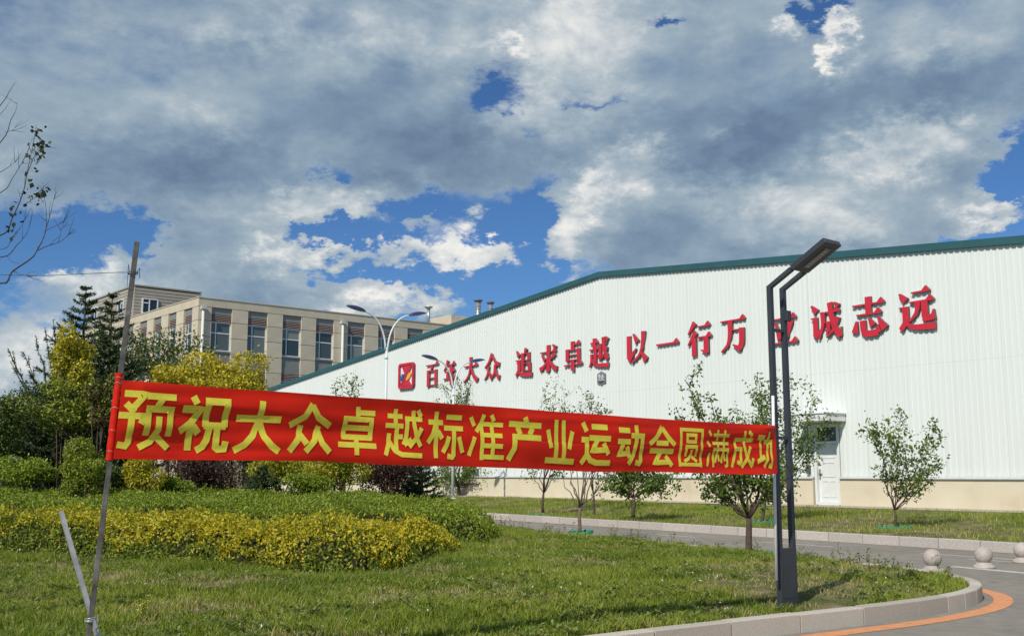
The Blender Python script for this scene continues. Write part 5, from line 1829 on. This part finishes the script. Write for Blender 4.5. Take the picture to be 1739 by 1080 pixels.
shrub('dark dense tree standing behind the left end of the banner', 190, 735, 95, 95, 34, 12000, 0.09, [L_DARK], 47, cat_='tree', name='tree', group='dark leaved trees behind the bed', lumps=16)
shrub('dark tree hidden behind the middle of the banner below the golden tree', 395, 752, 150, 72, 35, 12000, 0.09, [L_DARK], 48, cat_='tree', name='tree', group='dark leaved trees behind the bed', lumps=16)
shrub('bright lime green shrub left of the leaning pole', 135, 797, 52, 50, 26.5, 7000, 0.075, [L_LIME, L_GREEN], 49, trunk=False, mix=(0.3, 0.5))
shrub('bright yellow shrub under the first banner character', 236, 800, 42, 42, 27.5, 4600, 0.075, [L_GOLD, L_LIME], 50, trunk=False, mix=(0.5, 0.4))
shrub('purple brown leaved shrub under the second and third banner characters', 355, 800, 72, 56, 29, 9000, 0.075, [L_PURPLE], 51, trunk=False)
shrub('yellow green shrub under the fourth banner character', 478, 798, 64, 50, 29.5, 7500, 0.08, [L_GOLD, L_LIME], 52, trunk=False, mix=(0.2, 0.4))
shrub('yellow green shrub with bright tips left of the purple brown mound', 572, 798, 54, 48, 28.5, 6500, 0.08, [L_GOLD, L_LIME], 53, trunk=False, mix=(0.2, 0.6))
shrub('dark green shrub between the two yellow green shrubs', 520, 822, 44, 26, 27.6, 3600, 0.07, [L_GREEN], 54, trunk=False)
shrub('purple brown leaved mound near the right end of the bed', 658, 797, 70, 50, 30, 9500, 0.075, [L_PURPLE], 55, trunk=False, lumps=14)
shrub('low green shrub at the left edge above the hedge', 30, 805, 60, 32, 27, 5200, 0.07, [L_GREEN], 56, trunk=False)
shrub('low dark shrub behind the lime shrub and the leaning pole', 190, 812, 40, 30, 29, 3200, 0.075, [L_DARK], 57, trunk=False)
shrub('low green shrub between the yellow shrub and the purple one', 290, 822, 40, 24, 28, 2800, 0.07, [L_GREEN], 58, trunk=False)

shrub('dark backing shrub behind the banner between the two purple brown shrubs', 540, 775, 120, 60, 33.5, 8000, 0.09, [L_DARK], 59, trunk=False, lumps=14)
shrub('dark backing shrub behind the purple brown mound at the right end of the bed', 670, 772, 62, 58, 33, 5000, 0.09, [L_DARK], 60, trunk=False, lumps=12)
# yellow-flowered weed in the foreground grass
Pw = gz_l(240, 1052, 0.25)
root = empty('weed_plant', tuple(Pw)); tag(root, 'small yellow flowering weed in the lawn right of the leaning pole', 'weed')
m = MB(); LP = []
wr = random.Random(8)
for k in range(9):
    a = wr.uniform(0, 6.28); l = wr.uniform(.05, .12); h = wr.uniform(.14, .27)
    m.tube([(0, 0, -.02), (math.cos(a) * l * .4, math.sin(a) * l * .4, h * .6), (math.cos(a) * l, math.sin(a) * l, h)], [.003, .0025, .0015], 4)
    for j in range(14):
        t = wr.uniform(.3, 1.0)
        LP.append((math.cos(a) * l * t + wr.gauss(0, .012), math.sin(a) * l * t + wr.gauss(0, .012), h * t))
m.build('stems', L_WEED, root)
foliage('leaves', np.array(LP), 0.034, 0.014, [pmat('weed_yellow', (0.42, 0.42, 0.05), 0.6, var=0.4, vscale=60)], root, up=0.5)

# ------------------------------------------------------------------ bare tree overhanging at the left edge
BT = np.array([-5.6, 9.4, 0.0]); BT[2] = float(lawn_z(BT[:2])[0])
root = empty('tree', tuple(BT)); tag(root, 'bare branches with a few dark leaves reaching in from the left edge', 'tree')
YB = 9.0
hubp = np.array([-5.5, 9.2, 3.4])
tr = MB(); tr.tube([BT - BT - np.array([0, 0, .1]), np.array([.05, -.05, 1.7]), hubp - BT], [.11, .09, .075], 10)
tr.build('trunk', M_BARK, root)
LIMBS = [
    ([(0, 481), (21, 461), (53, 439), (63, 425), (76, 398), (79, 366), (72, 310)], .011, .002, 8.6, 0),
    ([(63, 426), (80, 418), (99, 412), (113, 402), (125, 389)], .006, .002, 8.6, 0),
    ([(76, 396), (86, 362), (93, 331)], .005, .0015, 8.6, 0), ([(79, 391), (92, 385), (106, 377), (116, 363)], .004, .0012, 8.6, 0), ([(99, 411), (104, 392), (108, 376)], .003, .001, 8.6, 0),
    ([(0, 437), (28, 417), (46, 395), (53, 373)], .007, .0015, 8.9, 0), ([(0, 424), (20, 405), (36, 385), (44, 368)], .004, .001, 8.9, 0),
    ([(0, 400), (21, 370), (39, 328), (47, 289), (55, 250), (62, 212)], .009, .002, 8.8, 1), ([(39, 350), (60, 335), (70, 322)], .004, .0012, 8.8, 1), ([(44, 300), (60, 262), (72, 238)], .005, .0012, 8.8, 1),
    ([(0, 328), (21, 303), (42, 268), (56, 233)], .006, .0015, 9.0, 0), ([(0, 243), (18, 205), (26, 190), (30, 173)], .006, .001, 9.1, 0), ([(0, 180), (14, 159), (22, 146), (28, 138)], .005, .001, 9.1, 0),
    ([(0, 293), (20, 280), (40, 263)], .004, .001, 9.0, 0), ([(8, 225), (20, 222), (26, 216)], .003, .001, 9.1, 0), ([(21, 461), (35, 466), (55, 470)], .003, .001, 8.6, 0), ([(0, 195), (12, 180), (20, 168)], .003, .001, 9.1, 0),
]
br = MB(); LV = []
rb = np.random.default_rng(77)
for (pts, ra, rb_, Yb, lv) in LIMBS:
    W3 = [at_y(x, y, Yb + 0.03 * i) for i, (x, y) in enumerate(pts)]
    ra *= 0.72; rb_ *= 0.7
    if pts[0][0] == 0:
        # carry it back to the trunk outside the picture
        W3 = [hubp + np.array([0, 0, 0.2 + 0.0 * Yb]), (hubp + W3[0]) / 2 + np.array([0, 0, 0.15])] + W3
        rr = [max(0.022, ra * 2.2), ra * 1.6] + list(np.linspace(ra, rb_, len(pts)))
    else:
        rr = list(np.linspace(ra, rb_, len(pts)))
    W3 = np.array(W3)
    Q = cat(W3, 4); rq = np.interp(np.linspace(0, 1, len(Q)), np.linspace(0, 1, len(rr)), rr)
    br.tube(Q - BT, rq, 6)
    # twigs
    for k in range(4):
        i = rb.integers(max(1, len(Q) // 3), len(Q) - 1)
        if Q[i][0] < -4.5: continue
        d = (Q[i] - Q[i - 1]); d /= np.linalg.norm(d) + 1e-9
        d = d + rb.normal(0, .45, 3); d /= np.linalg.norm(d)
        l = rb.uniform(.06, .18)
        br.tube([Q[i] - BT, Q[i] + d * l * .5 + rb.normal(0, .006, 3) - BT, Q[i] + d * l - BT], [.0022, .0017, .001], 4)
    if lv:
        for k in range(62 if pts[0][0] == 0 else 26):
            i = rb.integers(len(Q) // 3, len(Q))
            LV.append(Q[i] + rb.normal(0, .035, 3) + np.array([.02, 0, -.02]))
br.build('branches', pmat('dusky_bark', (0.055, 0.042, 0.036), 0.9, var=0.3, vscale=20), root)
foliage('leaves', np.array(LV) - BT, 0.046, 0.040, [leafmat('dusky_leaf', [(0.0, (0.012, 0.022, 0.008)), (1.0, (0.05, 0.07, 0.02))], trans=0.1)], root, r=rb, up=-0.3)

# ------------------------------------------------------------------ leaning steel pole, brace and wire
YP = 7.15
PT, PBm = at_y(232.5, 411, YP), at_y(150.5, 1080, YP)
dirp = (PBm - PT) / np.linalg.norm(PBm - PT)
gzp = float(lawn_z(PBm[:2])[0])
tb = (gzp - 0.12 - PT[2]) / dirp[2]
PB = PT + dirp * tb


def square_tube(name, a, b, s, mat, parent=None, yaw=0.35, base=None):
    a, b = np.array(a, float), np.array(b, float)
    t = (b - a) / np.linalg.norm(b - a)
    x = np.array([math.cos(yaw), math.sin(yaw), 0]); x -= (x @ t) * t; x /= np.linalg.norm(x)
    y = np.cross(t, x)
    base = np.zeros(3) if base is None else base
    m = MB(); m.frame_box(a - x * s / 2 - y * s / 2 - base, x * s, y * s, b - a)
    return m.build(name, mat, parent, bevel=s * 0.09)


pole = empty('banner_pole', tuple(PB)); tag(pole, 'leaning weathered square steel pole holding the left end of the banner', 'pole')
square_tube('tube', PB, PT, 0.035, M_GALV, pole, base=PB)
# tie wires on the pole
def loop_at(px, py, s, mat, parent, n=3, rad=0.0022, base=PB):
    c = at_y(px, py, YP); m = MB()
    for k in range(n):
        pts = []
        for i in range(13):
            a = 2 * math.pi * i / 12
            pts.append(c + np.array([s * math.cos(a), s * math.sin(a), 0.006 * (k - n / 2) + 0.006 * math.sin(a + k)]) - base)
        m.tube(pts, rad, 5)
    m.tube([c + np.array([s, -s * .6, 0]) - base, c + np.array([s + .02, -s * .8, .03]) - base, c + np.array([s + .025, -s, -.04]) - base], rad, 4)
    return m.build('tie_wire', mat, parent)


loop_at(226, 464, 0.033, M_WIRE, pole)
loop_at(154, 1050, 0.036, M_GALVB, pole, 3, 0.003)
# guy wire from the pole to the tree at the left
w0, w1 = at_y(220, 463, YP), at_y(0, 467, 8.6)
wend = hubp + np.array([0.0, -0.07, 0.55])
m = MB()
pts = [w0, w0 + np.array([-.07, .03, .008]), w0 * .8 + w1 * .2, w1 * .6 + w0 * .4 + np.array([0, 0, -.012]), w1, w1 * .5 + wend * .5, wend]
m.tube([p - w0 for p in pts], 0.0022, 5)
m.tube([np.zeros(3), np.array([-.01, 0, .06]), np.array([-.012, 0, -.10])], 0.0018, 4)
o = m.build('guy_wire', M_WIRE, None, tuple(w0)); tag(o, 'thin dark wire running from the leaning pole to the left edge', 'wire')
# brace: angle iron driven in beside the pole
b0, b1 = at_y(101, 868, 7.32), at_y(163, 1080, 7.22)
dirb = (b1 - b0) / np.linalg.norm(b1 - b0)
b2 = b0 + dirb * ((gzp - 0.1 - b0[2]) / dirb[2])
br_root = empty('steel_brace', tuple(b2)); tag(br_root, 'bright slanting angle iron stake crossing behind the leaning pole', 'stake')
t = (b0 - b2) / np.linalg.norm(b0 - b2)
x = np.array([0.8, 0.6, 0.0]); x -= (x @ t) * t; x /= np.linalg.norm(x); y = np.cross(t, x)
m = MB(); m.frame_box(np.zeros(3), x * 0.026, y * 0.004, b0 - b2); m.frame_box(y * 0.0045, x * 0.004, y * 0.024, b0 - b2)
m.build('angle_iron', M_GALVB, br_root)

# ------------------------------------------------------------------ banner
YL = 11.35
c_tl, c_bl = at_y(208, 646, YP - 0.03), at_y(192, 778, YP - 0.03)
c_tr, c_br = at_y(1317, 722, YL - 0.04), at_y(1320, 806, YL - 0.04)
bn = empty('banner', tuple(c_bl)); tag(bn, 'long red cloth banner with yellow characters strung across the lawn', 'banner')
along = c_tr - c_tl; along /= np.linalg.norm(along)
bnorm = np.cross(along, np.array([0, 0, 1.0])); bnorm /= np.linalg.norm(bnorm)
if bnorm @ (CAMP - c_tl) < 0: bnorm = -bnorm


def bsurf(u, v, off=0.0):
    """u along, v down from the top edge"""
    u = np.asarray(u, float); v = np.asarray(v, float)
    top = c_tl + np.multiply.outer(u, c_tr - c_tl); bot = c_bl + np.multiply.outer(u, c_br - c_bl)
    P = top + (bot - top) * v[..., None]
    P[..., 2] -= 0.012 * np.sin(np.pi * u) * (1 - v) - 0.006 * np.sin(2 * np.pi * u) + 0.004 * np.sin(9 * u + 3 * v) + 0.005 * np.sin(23 * u) * v + 0.003 * np.sin(41 * u + 1) * (v - 0.4)
    edge = np.clip(np.minimum(u, 1 - u) / 0.02, 0, 1)
    d = 0.010 * np.sin(2 * np.pi * (0.9 * v + 1.3 * u)) + 0.007 * np.sin(2 * np.pi * (2.1 * v - 2.3 * u) + 0.7) * (0.4 + 0.6 * np.sin(3.3 * u + 1) ** 2)
    d += 0.010 * np.exp(-((v - 0.20 - 0.10 * np.sin(7 * u)) / 0.07) ** 2) * (0.5 + 0.5 * np.sin(11 * u + 1.0))
    d += 0.008 * np.exp(-((v - 0.93) / 0.06) ** 2) * np.exp(-((u - 0.12) / 0.12) ** 2)
    # creases fanning from the right upper tie
    uu = (1 - u) * 7.0
    for sl, am in ((0.10, 0.016), (0.24, 0.012), (0.42, 0.010), (0.7, 0.008)):
        d += am * np.exp(-((v - 0.03 - sl * uu) / (0.035 + 0.03 * uu)) ** 2) * np.exp(-uu / 0.9)
        d += 0.6 * am * np.exp(-((v - 0.05 - sl * uu * 0.6) / (0.03 + 0.02 * uu)) ** 2) * np.exp(-((1 - uu / 7.0) * 7.0) / 1.2)
    d += -0.004 * np.exp(-((v - 0.52) / 0.010) ** 2) * smooth01((u - 0.45) / 0.1)
    d += 0.002 * np.sin(2 * np.pi * 17 * u) * np.sin(2 * np.pi * v)
    d += 0.004 * np.sin(2 * np.pi * (3.7 * v + 1.9 * u) + 2 * np.sin(5 * u)) * (0.5 + 0.5 * np.sin(6.1 * u + 2.0)) + 0.006 * np.sin(2 * np.pi * 6.3 * u + 1.2 * v)
    d *= 1.25 * edge
    return P + (d + off)[..., None] * bnorm if np.ndim(off) else P + d[..., None] * bnorm + off * bnorm


NU, NV = 900, 72
U, Vv = np.meshgrid(np.linspace(0, 1, NU), np.linspace(0, 1, NV), indexing='ij')
PS = bsurf(U, Vv).reshape(-1, 3) - c_bl
idx = np.arange(NU * NV).reshape(NU, NV)
F = np.stack([idx[:-1, :-1], idx[:-1, 1:], idx[1:, 1:], idx[1:, :-1]], -1).reshape(-1, 4)
mb = bpy.data.materials.new('banner_cloth'); mb.use_nodes = True
T = NT(mb.node_tree)
co = T.n('ShaderNodeTexCoord').outputs['Object']
nz = T.noise(co, 2.2, 5, 0.6)
c = T.ramp(nz, [(0.3, (0.72, 0.018, 0.005)), (0.7, (0.82, 0.028, 0.008))])
bp = T.n('ShaderNodeBump', {'Strength': 0.25, 'Distance': 0.004, 'Height': T.noise(co, 30, 4, 0.5)})
b = T.n('ShaderNodeBsdfPrincipled', {'Base Color': c, 'Roughness': 0.45, 'Specular IOR Level': 0.22, 'Normal': bp.outputs[0]})
tl = T.n('ShaderNodeBsdfTranslucent', {'Color': c})
mxs = T.n('ShaderNodeMixShader', {0: 0.28, 1: b.outputs[0], 2: tl.outputs[0]})
T.n('ShaderNodeOutputMaterial', {0: mxs.outputs[0]})
npmesh('cloth', PS, F, [mb], bn, smooth=True)
# sleeve round the pole
m = MB()
q0, q1 = at_y(203.5, 634, YP), at_y(186.5, 781, YP)
pts = [q0 + (q1 - q0) * t for t in np.linspace(0, 1, 26)]
r3 = np.random.default_rng(4)
rad = 0.0275 + r3.uniform(-.0015, .0025, 26); rad[3] = .0245; rad[2] = .026
m.tube([p - c_bl for p in pts], rad, 10, cap=False)
m.build('sleeve', mb, bn)
for t in (0.05, 0.115, 0.40, 0.66, 0.90):
    m = MB()
    cpt = q0 + (q1 - q0) * t
    m.tube([cpt + np.array([0.029 * math.cos(a), 0.029 * math.sin(a), 0.004 * math.sin(3 * a)]) - c_bl for a in np.linspace(0, 2 * math.pi, 13)], 0.0016, 4)
    m.build('stitch_wire', M_GALVB, bn)

HEI = {
    '预': [[(8, 92), (42, 92), (24, 68)], [(12, 76), (28, 62)], [(2, 56), (46, 56), (40, 43)], [(24, 56), (24, 12), (19, 5), (5, 7)], [(46, 90), (98, 90)], [(74, 88), (66, 73)], [(52, 24), (52, 69), (92, 69), (92, 24)], [(72, 57), (72, 34), (62, 14), (42, 3)], [(72, 22), (94, 3)]],
    '祝': [[(22, 99), (30, 86)], [(4, 76), (40, 76), (24, 52), (3, 36)], [(24, 54), (24, 2)], [(28, 47), (41, 33)], [(53, 46), (53, 92), (92, 92), (92, 46)], [(50, 48), (95, 48)], [(62, 46), (59, 22), (52, 9), (40, 2)], [(78, 46), (78, 9), (83, 5), (95, 6), (97, 20)]],
    '大': [[(3, 64), (97, 64)], [(53, 98), (50, 60), (40, 32), (24, 14), (3, 3)], [(52, 58), (64, 30), (80, 13), (97, 2)]],
    '众': [[(50, 98), (34, 72), (3, 54)], [(50, 95), (66, 72), (97, 56)], [(28, 55), (26, 30), (5, 3)], [(29, 36), (44, 18)], [(70, 55), (62, 26), (42, 3)], [(70, 44), (80, 20), (98, 3)]],
    '卓': [[(48, 99), (48, 73)], [(50, 87), (92, 87)], [(17, 33), (17, 73), (83, 73), (83, 33)], [(13, 36), (87, 36)], [(17, 55), (83, 55)], [(3, 20), (97, 20)], [(48, 36), (48, 0)]],
    '越': [[(8, 84), (46, 84)], [(28, 99), (28, 62)], [(3, 64), (48, 64)], [(32, 62), (32, 14)], [(32, 42), (48, 42)], [(14, 48), (13, 26), (4, 3)], [(14, 32), (28, 13), (44, 6), (97, 5)], [(52, 80), (97, 80)], [(58, 80), (56, 42), (50, 26)], [(52, 26), (70, 38)], [(73, 98), (76, 66), (84, 40), (94, 24)], [(95, 62), (82, 40), (64, 22)], [(84, 99), (94, 86)]],
    '标': [[(3, 76), (43, 76)], [(24, 99), (24, 1)], [(22, 72), (15, 50), (3, 32)], [(28, 58), (40, 42)], [(52, 89), (95, 89)], [(45, 65), (98, 65)], [(72, 65), (72, 9), (68, 4), (55, 6)], [(58, 47), (53, 29), (43, 13)], [(85, 47), (97, 14)]],
    '准': [[(8, 92), (19, 73)], [(18, 49), (4, 8)], [(44, 99), (37, 79), (23, 60)], [(38, 78), (38, 0)], [(64, 99), (72, 85)], [(38, 78), (97, 78)], [(38, 54), (93, 54)], [(38, 31), (93, 31)], [(38, 7), (98, 7)], [(66, 78), (66, 7)]],
    '产': [[(48, 99), (54, 86)], [(6, 82), (95, 82)], [(29, 76), (36, 60)], [(71, 76), (62, 60)], [(94, 54), (20, 54), (18, 28), (4, 2)]],
    '业': [[(37, 99), (36, 8)], [(62, 99), (62, 8)], [(9, 75), (19, 34)], [(91, 75), (79, 34)], [(2, 6), (98, 6)]],
    '运': [[(8, 97), (19, 77)], [(36, 89), (87, 89)], [(28, 63), (97, 63)], [(56, 62), (38, 34), (84, 37)], [(74, 52), (91, 26)], [(3, 58), (20, 58), (20, 24), (4, 3)], [(19, 26), (32, 11), (50, 6), (98, 6)]],
    '动': [[(6, 85), (46, 85)], [(3, 58), (49, 58)], [(25, 56), (10, 27), (46, 31)], [(36, 46), (48, 20)], [(50, 73), (92, 73), (90, 12), (85, 5), (70, 8)], [(70, 99), (70, 60), (62, 26), (45, 3)]],
    '会': [[(50, 99), (30, 74), (3, 54)], [(50, 96), (70, 74), (97, 54)], [(28, 58), (72, 58)], [(6, 38), (94, 38)], [(48, 36), (26, 8), (80, 11)], [(66, 26), (89, 1)]],
    '圆': [[(8, 0), (8, 95), (92, 95), (92, 0)], [(8, 6), (92, 6)], [(33, 62), (33, 82), (67, 82), (67, 62)], [(30, 65), (70, 65)], [(30, 27), (30, 52), (70, 52), (70, 27)], [(50, 44), (50, 32), (42, 21), (25, 14)], [(54, 27), (75, 14)]],
    '满': [[(6, 96), (18, 83)], [(3, 68), (15, 55)], [(18, 38), (6, 3)], [(28, 85), (97, 85)], [(47, 99), (47, 70)], [(77, 99), (77, 70)], [(26, 64), (98, 64)], [(32, 1), (32, 48), (94, 48), (94, 7), (84, 4)], [(50, 64), (48, 40), (40, 13)], [(52, 34), (58, 17)], [(76, 64), (74, 40), (66, 13)], [(78, 36), (84, 18)]],
    '成': [[(14, 75), (97, 75)], [(18, 75), (18, 34), (4, 3)], [(18, 51), (44, 51), (43, 18), (38, 13), (27, 17)], [(56, 99), (60, 58), (72, 24), (92, 4)], [(90, 6), (96, 27)], [(87, 58), (72, 28), (45, 3)], [(72, 98), (89, 85)]],
    '功': [[(3, 83), (47, 83)], [(26, 83), (26, 24)], [(2, 17), (49, 31)], [(48, 71), (92, 71), (90, 12), (85, 5), (70, 8)], [(70, 99), (70, 58), (62, 26), (43, 3)]],
}
DENSE = {'越': 9.5, '准': 9.5, '圆': 8.5, '满': 8.0, '标': 10.5, '预': 10.5, '卓': 10.5, '成': 10}
CPX = [('预', 197, 294), ('祝', 302, 388), ('大', 398, 478), ('众', 489, 563), ('卓', 574, 642), ('越', 652, 718), ('标', 725, 788), ('准', 795, 856), ('产', 860, 921), ('业', 925, 976), ('运', 985, 1036), ('动', 1045, 1093), ('会', 1101, 1146), ('圆', 1151, 1193), ('满', 1198, 1238), ('成', 1242, 1279), ('功', 1284, 1311)]
M_GOLDP = pmat('yellow_paper', (0.70, 0.61, 0.06), 0.6, spec=0.25, var=0.10, vscale=7, bump=0.15, bscale=25)


def bu(px):
    """pixel column -> u along the banner's middle line"""
    d = ray(px, 735)
    m0 = (c_tl + c_bl) / 2; m1 = (c_tr + c_br) / 2
    k = d[0] / d[1]
    num = m0[0] - k * m0[1]; den = (m1[0] - m0[0]) - k * (m1[1] - m0[1])
    return -num / den


for ch, xa, xb in CPX:
    u0, u1 = bu(xa), bu(xb)
    m = MB()
    w = DENSE.get(ch, 12.5) + 0.7
    vt, vb = (0.10, 0.87) if ch == '预' else (0.135, 0.885)
    for k, st in enumerate(HEI[ch]):
        P = np.array(st, float)
        curved = len(P) > 3 and ch not in '圆'
        # densify
        out = []
        for a, b_ in zip(P[:-1], P[1:]):
            nseg = max(2, int(np.linalg.norm(b_ - a) / 4))
            for t_ in range(nseg): out.append(a + (b_ - a) * t_ / nseg)
        out.append(P[-1]); P = np.array(out)
        Lf, Rt = ribbon(P, w)
        K = 5
        E = np.vstack([Lf + (Rt - Lf) * q / (K - 1) for q in range(K)])
        uu = u0 + (u1 - u0) * E[:, 0] / 100.0
        vv = vb + (vt - vb) * E[:, 1] / 100.0
        Q = bsurf(uu, vv, 0.0026 + 0.0004 * k) - c_bl
        n = len(Lf)
        fs = []
        for i in range(n - 1):
            fs += [(q * n + i, (q + 1) * n + i, (q + 1) * n + i + 1, q * n + i + 1) for q in range(K - 1)]
        m.add(Q, fs, 0, True)
    m.build('character', M_GOLDP, bn)

# ------------------------------------------------------------------ charcoal garden lamp at the right
LB = at_z(1338, 1027, 0.20); LB[2] = float(lawn_z(LB[:2])[0]) - 0.02
LWd = np.array([0.763, 0.646, 0]); LWd /= np.linalg.norm(LWd)     # across the two posts
LA = np.array([0.646, -0.763, 0]); LA /= np.linalg.norm(LA)       # direction the head points
UP = np.array([0, 0, 1.0])
lamp = empty('street_lamp', tuple(LB)); tag(lamp, 'charcoal twin-post lamp with a flat slanted light head at the banner end', 'lamp post')
wB, dB = 0.300, 0.066
Hb = at_y(1338, 930, LB[1])[2] - LB[2]
Ht = at_y(1305, 490, LB[1])[2] - LB[2]
m = MB(); m.frame_box(-LWd * wB / 2 - LA * dB / 2, LWd * wB, LA * dB, UP * Hb)
m.build('base', M_LAMP, lamp, bevel=0.004)
MB().frame_box(-LWd * wB * .36 + LA * (dB / 2 + 0.0005), LWd * wB * .72, LA * 0.004, UP * 0.0 + UP * (Hb * .55)).build('hatch', M_LAMP, lamp).location = (0, 0, Hb * 0.2)
pw = 0.058
wT = 0.300
for s, name in ((-1, 'post'), (1, 'post')):
    o0 = LWd * s * (wB / 2 - pw / 2); o1 = LWd * s * (wT / 2 - pw / 2)
    m = MB()
    a = o0 + UP * (Hb + 0.001); b_ = o1 + UP * Ht
    arm_len_h, arm_up = 0.60, 0.33
    hx, hy = LWd * pw, LA * dB * 0.82
    rise = np.array([0, 0, 1.0])
    # section rings: bottom, elbow, arm end
    tip = b_ + LA * arm_len_h * 0.5 + UP * arm_up * 0.5
    def sec(c, dirv):
        return [c - hx / 2 - dirv / 2, c + hx / 2 - dirv / 2, c + hx / 2 + dirv / 2, c - hx / 2 + dirv / 2]
    perp = LA * 0.48 - UP * 0.88          # across the arm, pointing down/forward
    v = sec(a, hy) + sec(b_, (LA * 0.9 - UP * 0.35) * dB * 0.86) + sec(tip, (LA * 0.48 - UP * 0.88) * dB * 0.7)
    fs = [(3, 2, 1, 0), (8, 9, 10, 11)]
    for k in range(2):
        for j in range(4):
            fs.append((k * 4 + j, k * 4 + (j + 1) % 4, k * 4 + 4 + (j + 1) % 4, k * 4 + 4 + j))
    m.add(v, fs)
    m.build(name, M_LAMP, lamp)
for py in (746, 564):
    z = at_y(1322, py, LB[1])[2] - LB[2]
    m = MB(); m.frame_box(-LWd * (wT / 2 - pw - 0.001) - LA * dB * .3 + UP * z, LWd * (wT - 2 * pw - 0.002), LA * dB * .6, UP * 0.032)
    m.build('crossbar', M_LAMP, lamp)
# head plate
s_dir = (LA * 0.60 + UP * 0.33); sl_ = np.linalg.norm(s_dir); s_dir /= sl_
n_dir = np.cross(LWd, s_dir); n_dir /= np.linalg.norm(n_dir)
if n_dir[2] < 0: n_dir = -n_dir
h0 = UP * Ht + s_dir * (sl_ * 0.5 + 0.012)
m = MB(); m.frame_box(h0 - LWd * (wT / 2 + 0.003) - n_dir * 0.03, LWd * (wT + 0.006), s_dir * 0.50, n_dir * 0.062)
hd = m.build('lamp_head', M_LAMP, lamp, bevel=0.004)
m = MB(); m.frame_box(h0 + s_dir * 0.08 - LWd * 0.05 - n_dir * 0.036, LWd * 0.10, s_dir * 0.34, n_dir * 0.005)
led = m.build('led_panel', M_LED, hd)
m = MB()
for k in range(7):
    m.frame_box(h0 + s_dir * (0.10 + 0.043 * k) - LWd * 0.035 - n_dir * 0.040, LWd * 0.07, s_dir * 0.026, n_dir * 0.0035)
o = m.build('led_row', pmat('led_lens', (0.35, 0.36, 0.36), 0.25), hd)
# small speaker-like box on the right post
z = at_y(1334, 545, LB[1])[2] - LB[2]
m = MB(); m.frame_box(LWd * (wT / 2 - pw - .01) + LA * dB * .45 + UP * z, LWd * (pw + .02), LA * 0.05, UP * 0.12)
m.build('bracket', M_LAMP, lamp, bevel=0.006)

# white pipe tied against the lamp post: the banner's right stay
wp0 = at_y(1318.5, 985, LB[1] - 0.20); wp1 = at_y(1312.5, 672, LB[1] - 0.20)
sh_ = -LWd * 0.0
o = MB().tube([np.zeros(3), wp1 - wp0], 0.017, 12).build('white_pipe', M_WPIPE, None, tuple(wp0)); tag(o, 'thin white pipe tied upright against the charcoal lamp post', 'pipe')
for py in (722, 766, 803):
    m = MB()
    cpt = at_y(1321, py, LB[1] - 0.10)
    m.tube([cpt + np.array([0.050 * math.cos(a), 0.13 * math.sin(a), 0.004 * math.sin(2 * a)]) - c_bl for a in np.linspace(0, 2 * math.pi, 17)], 0.003, 5)
    m.build('tie_wire', M_WIRE, bn)
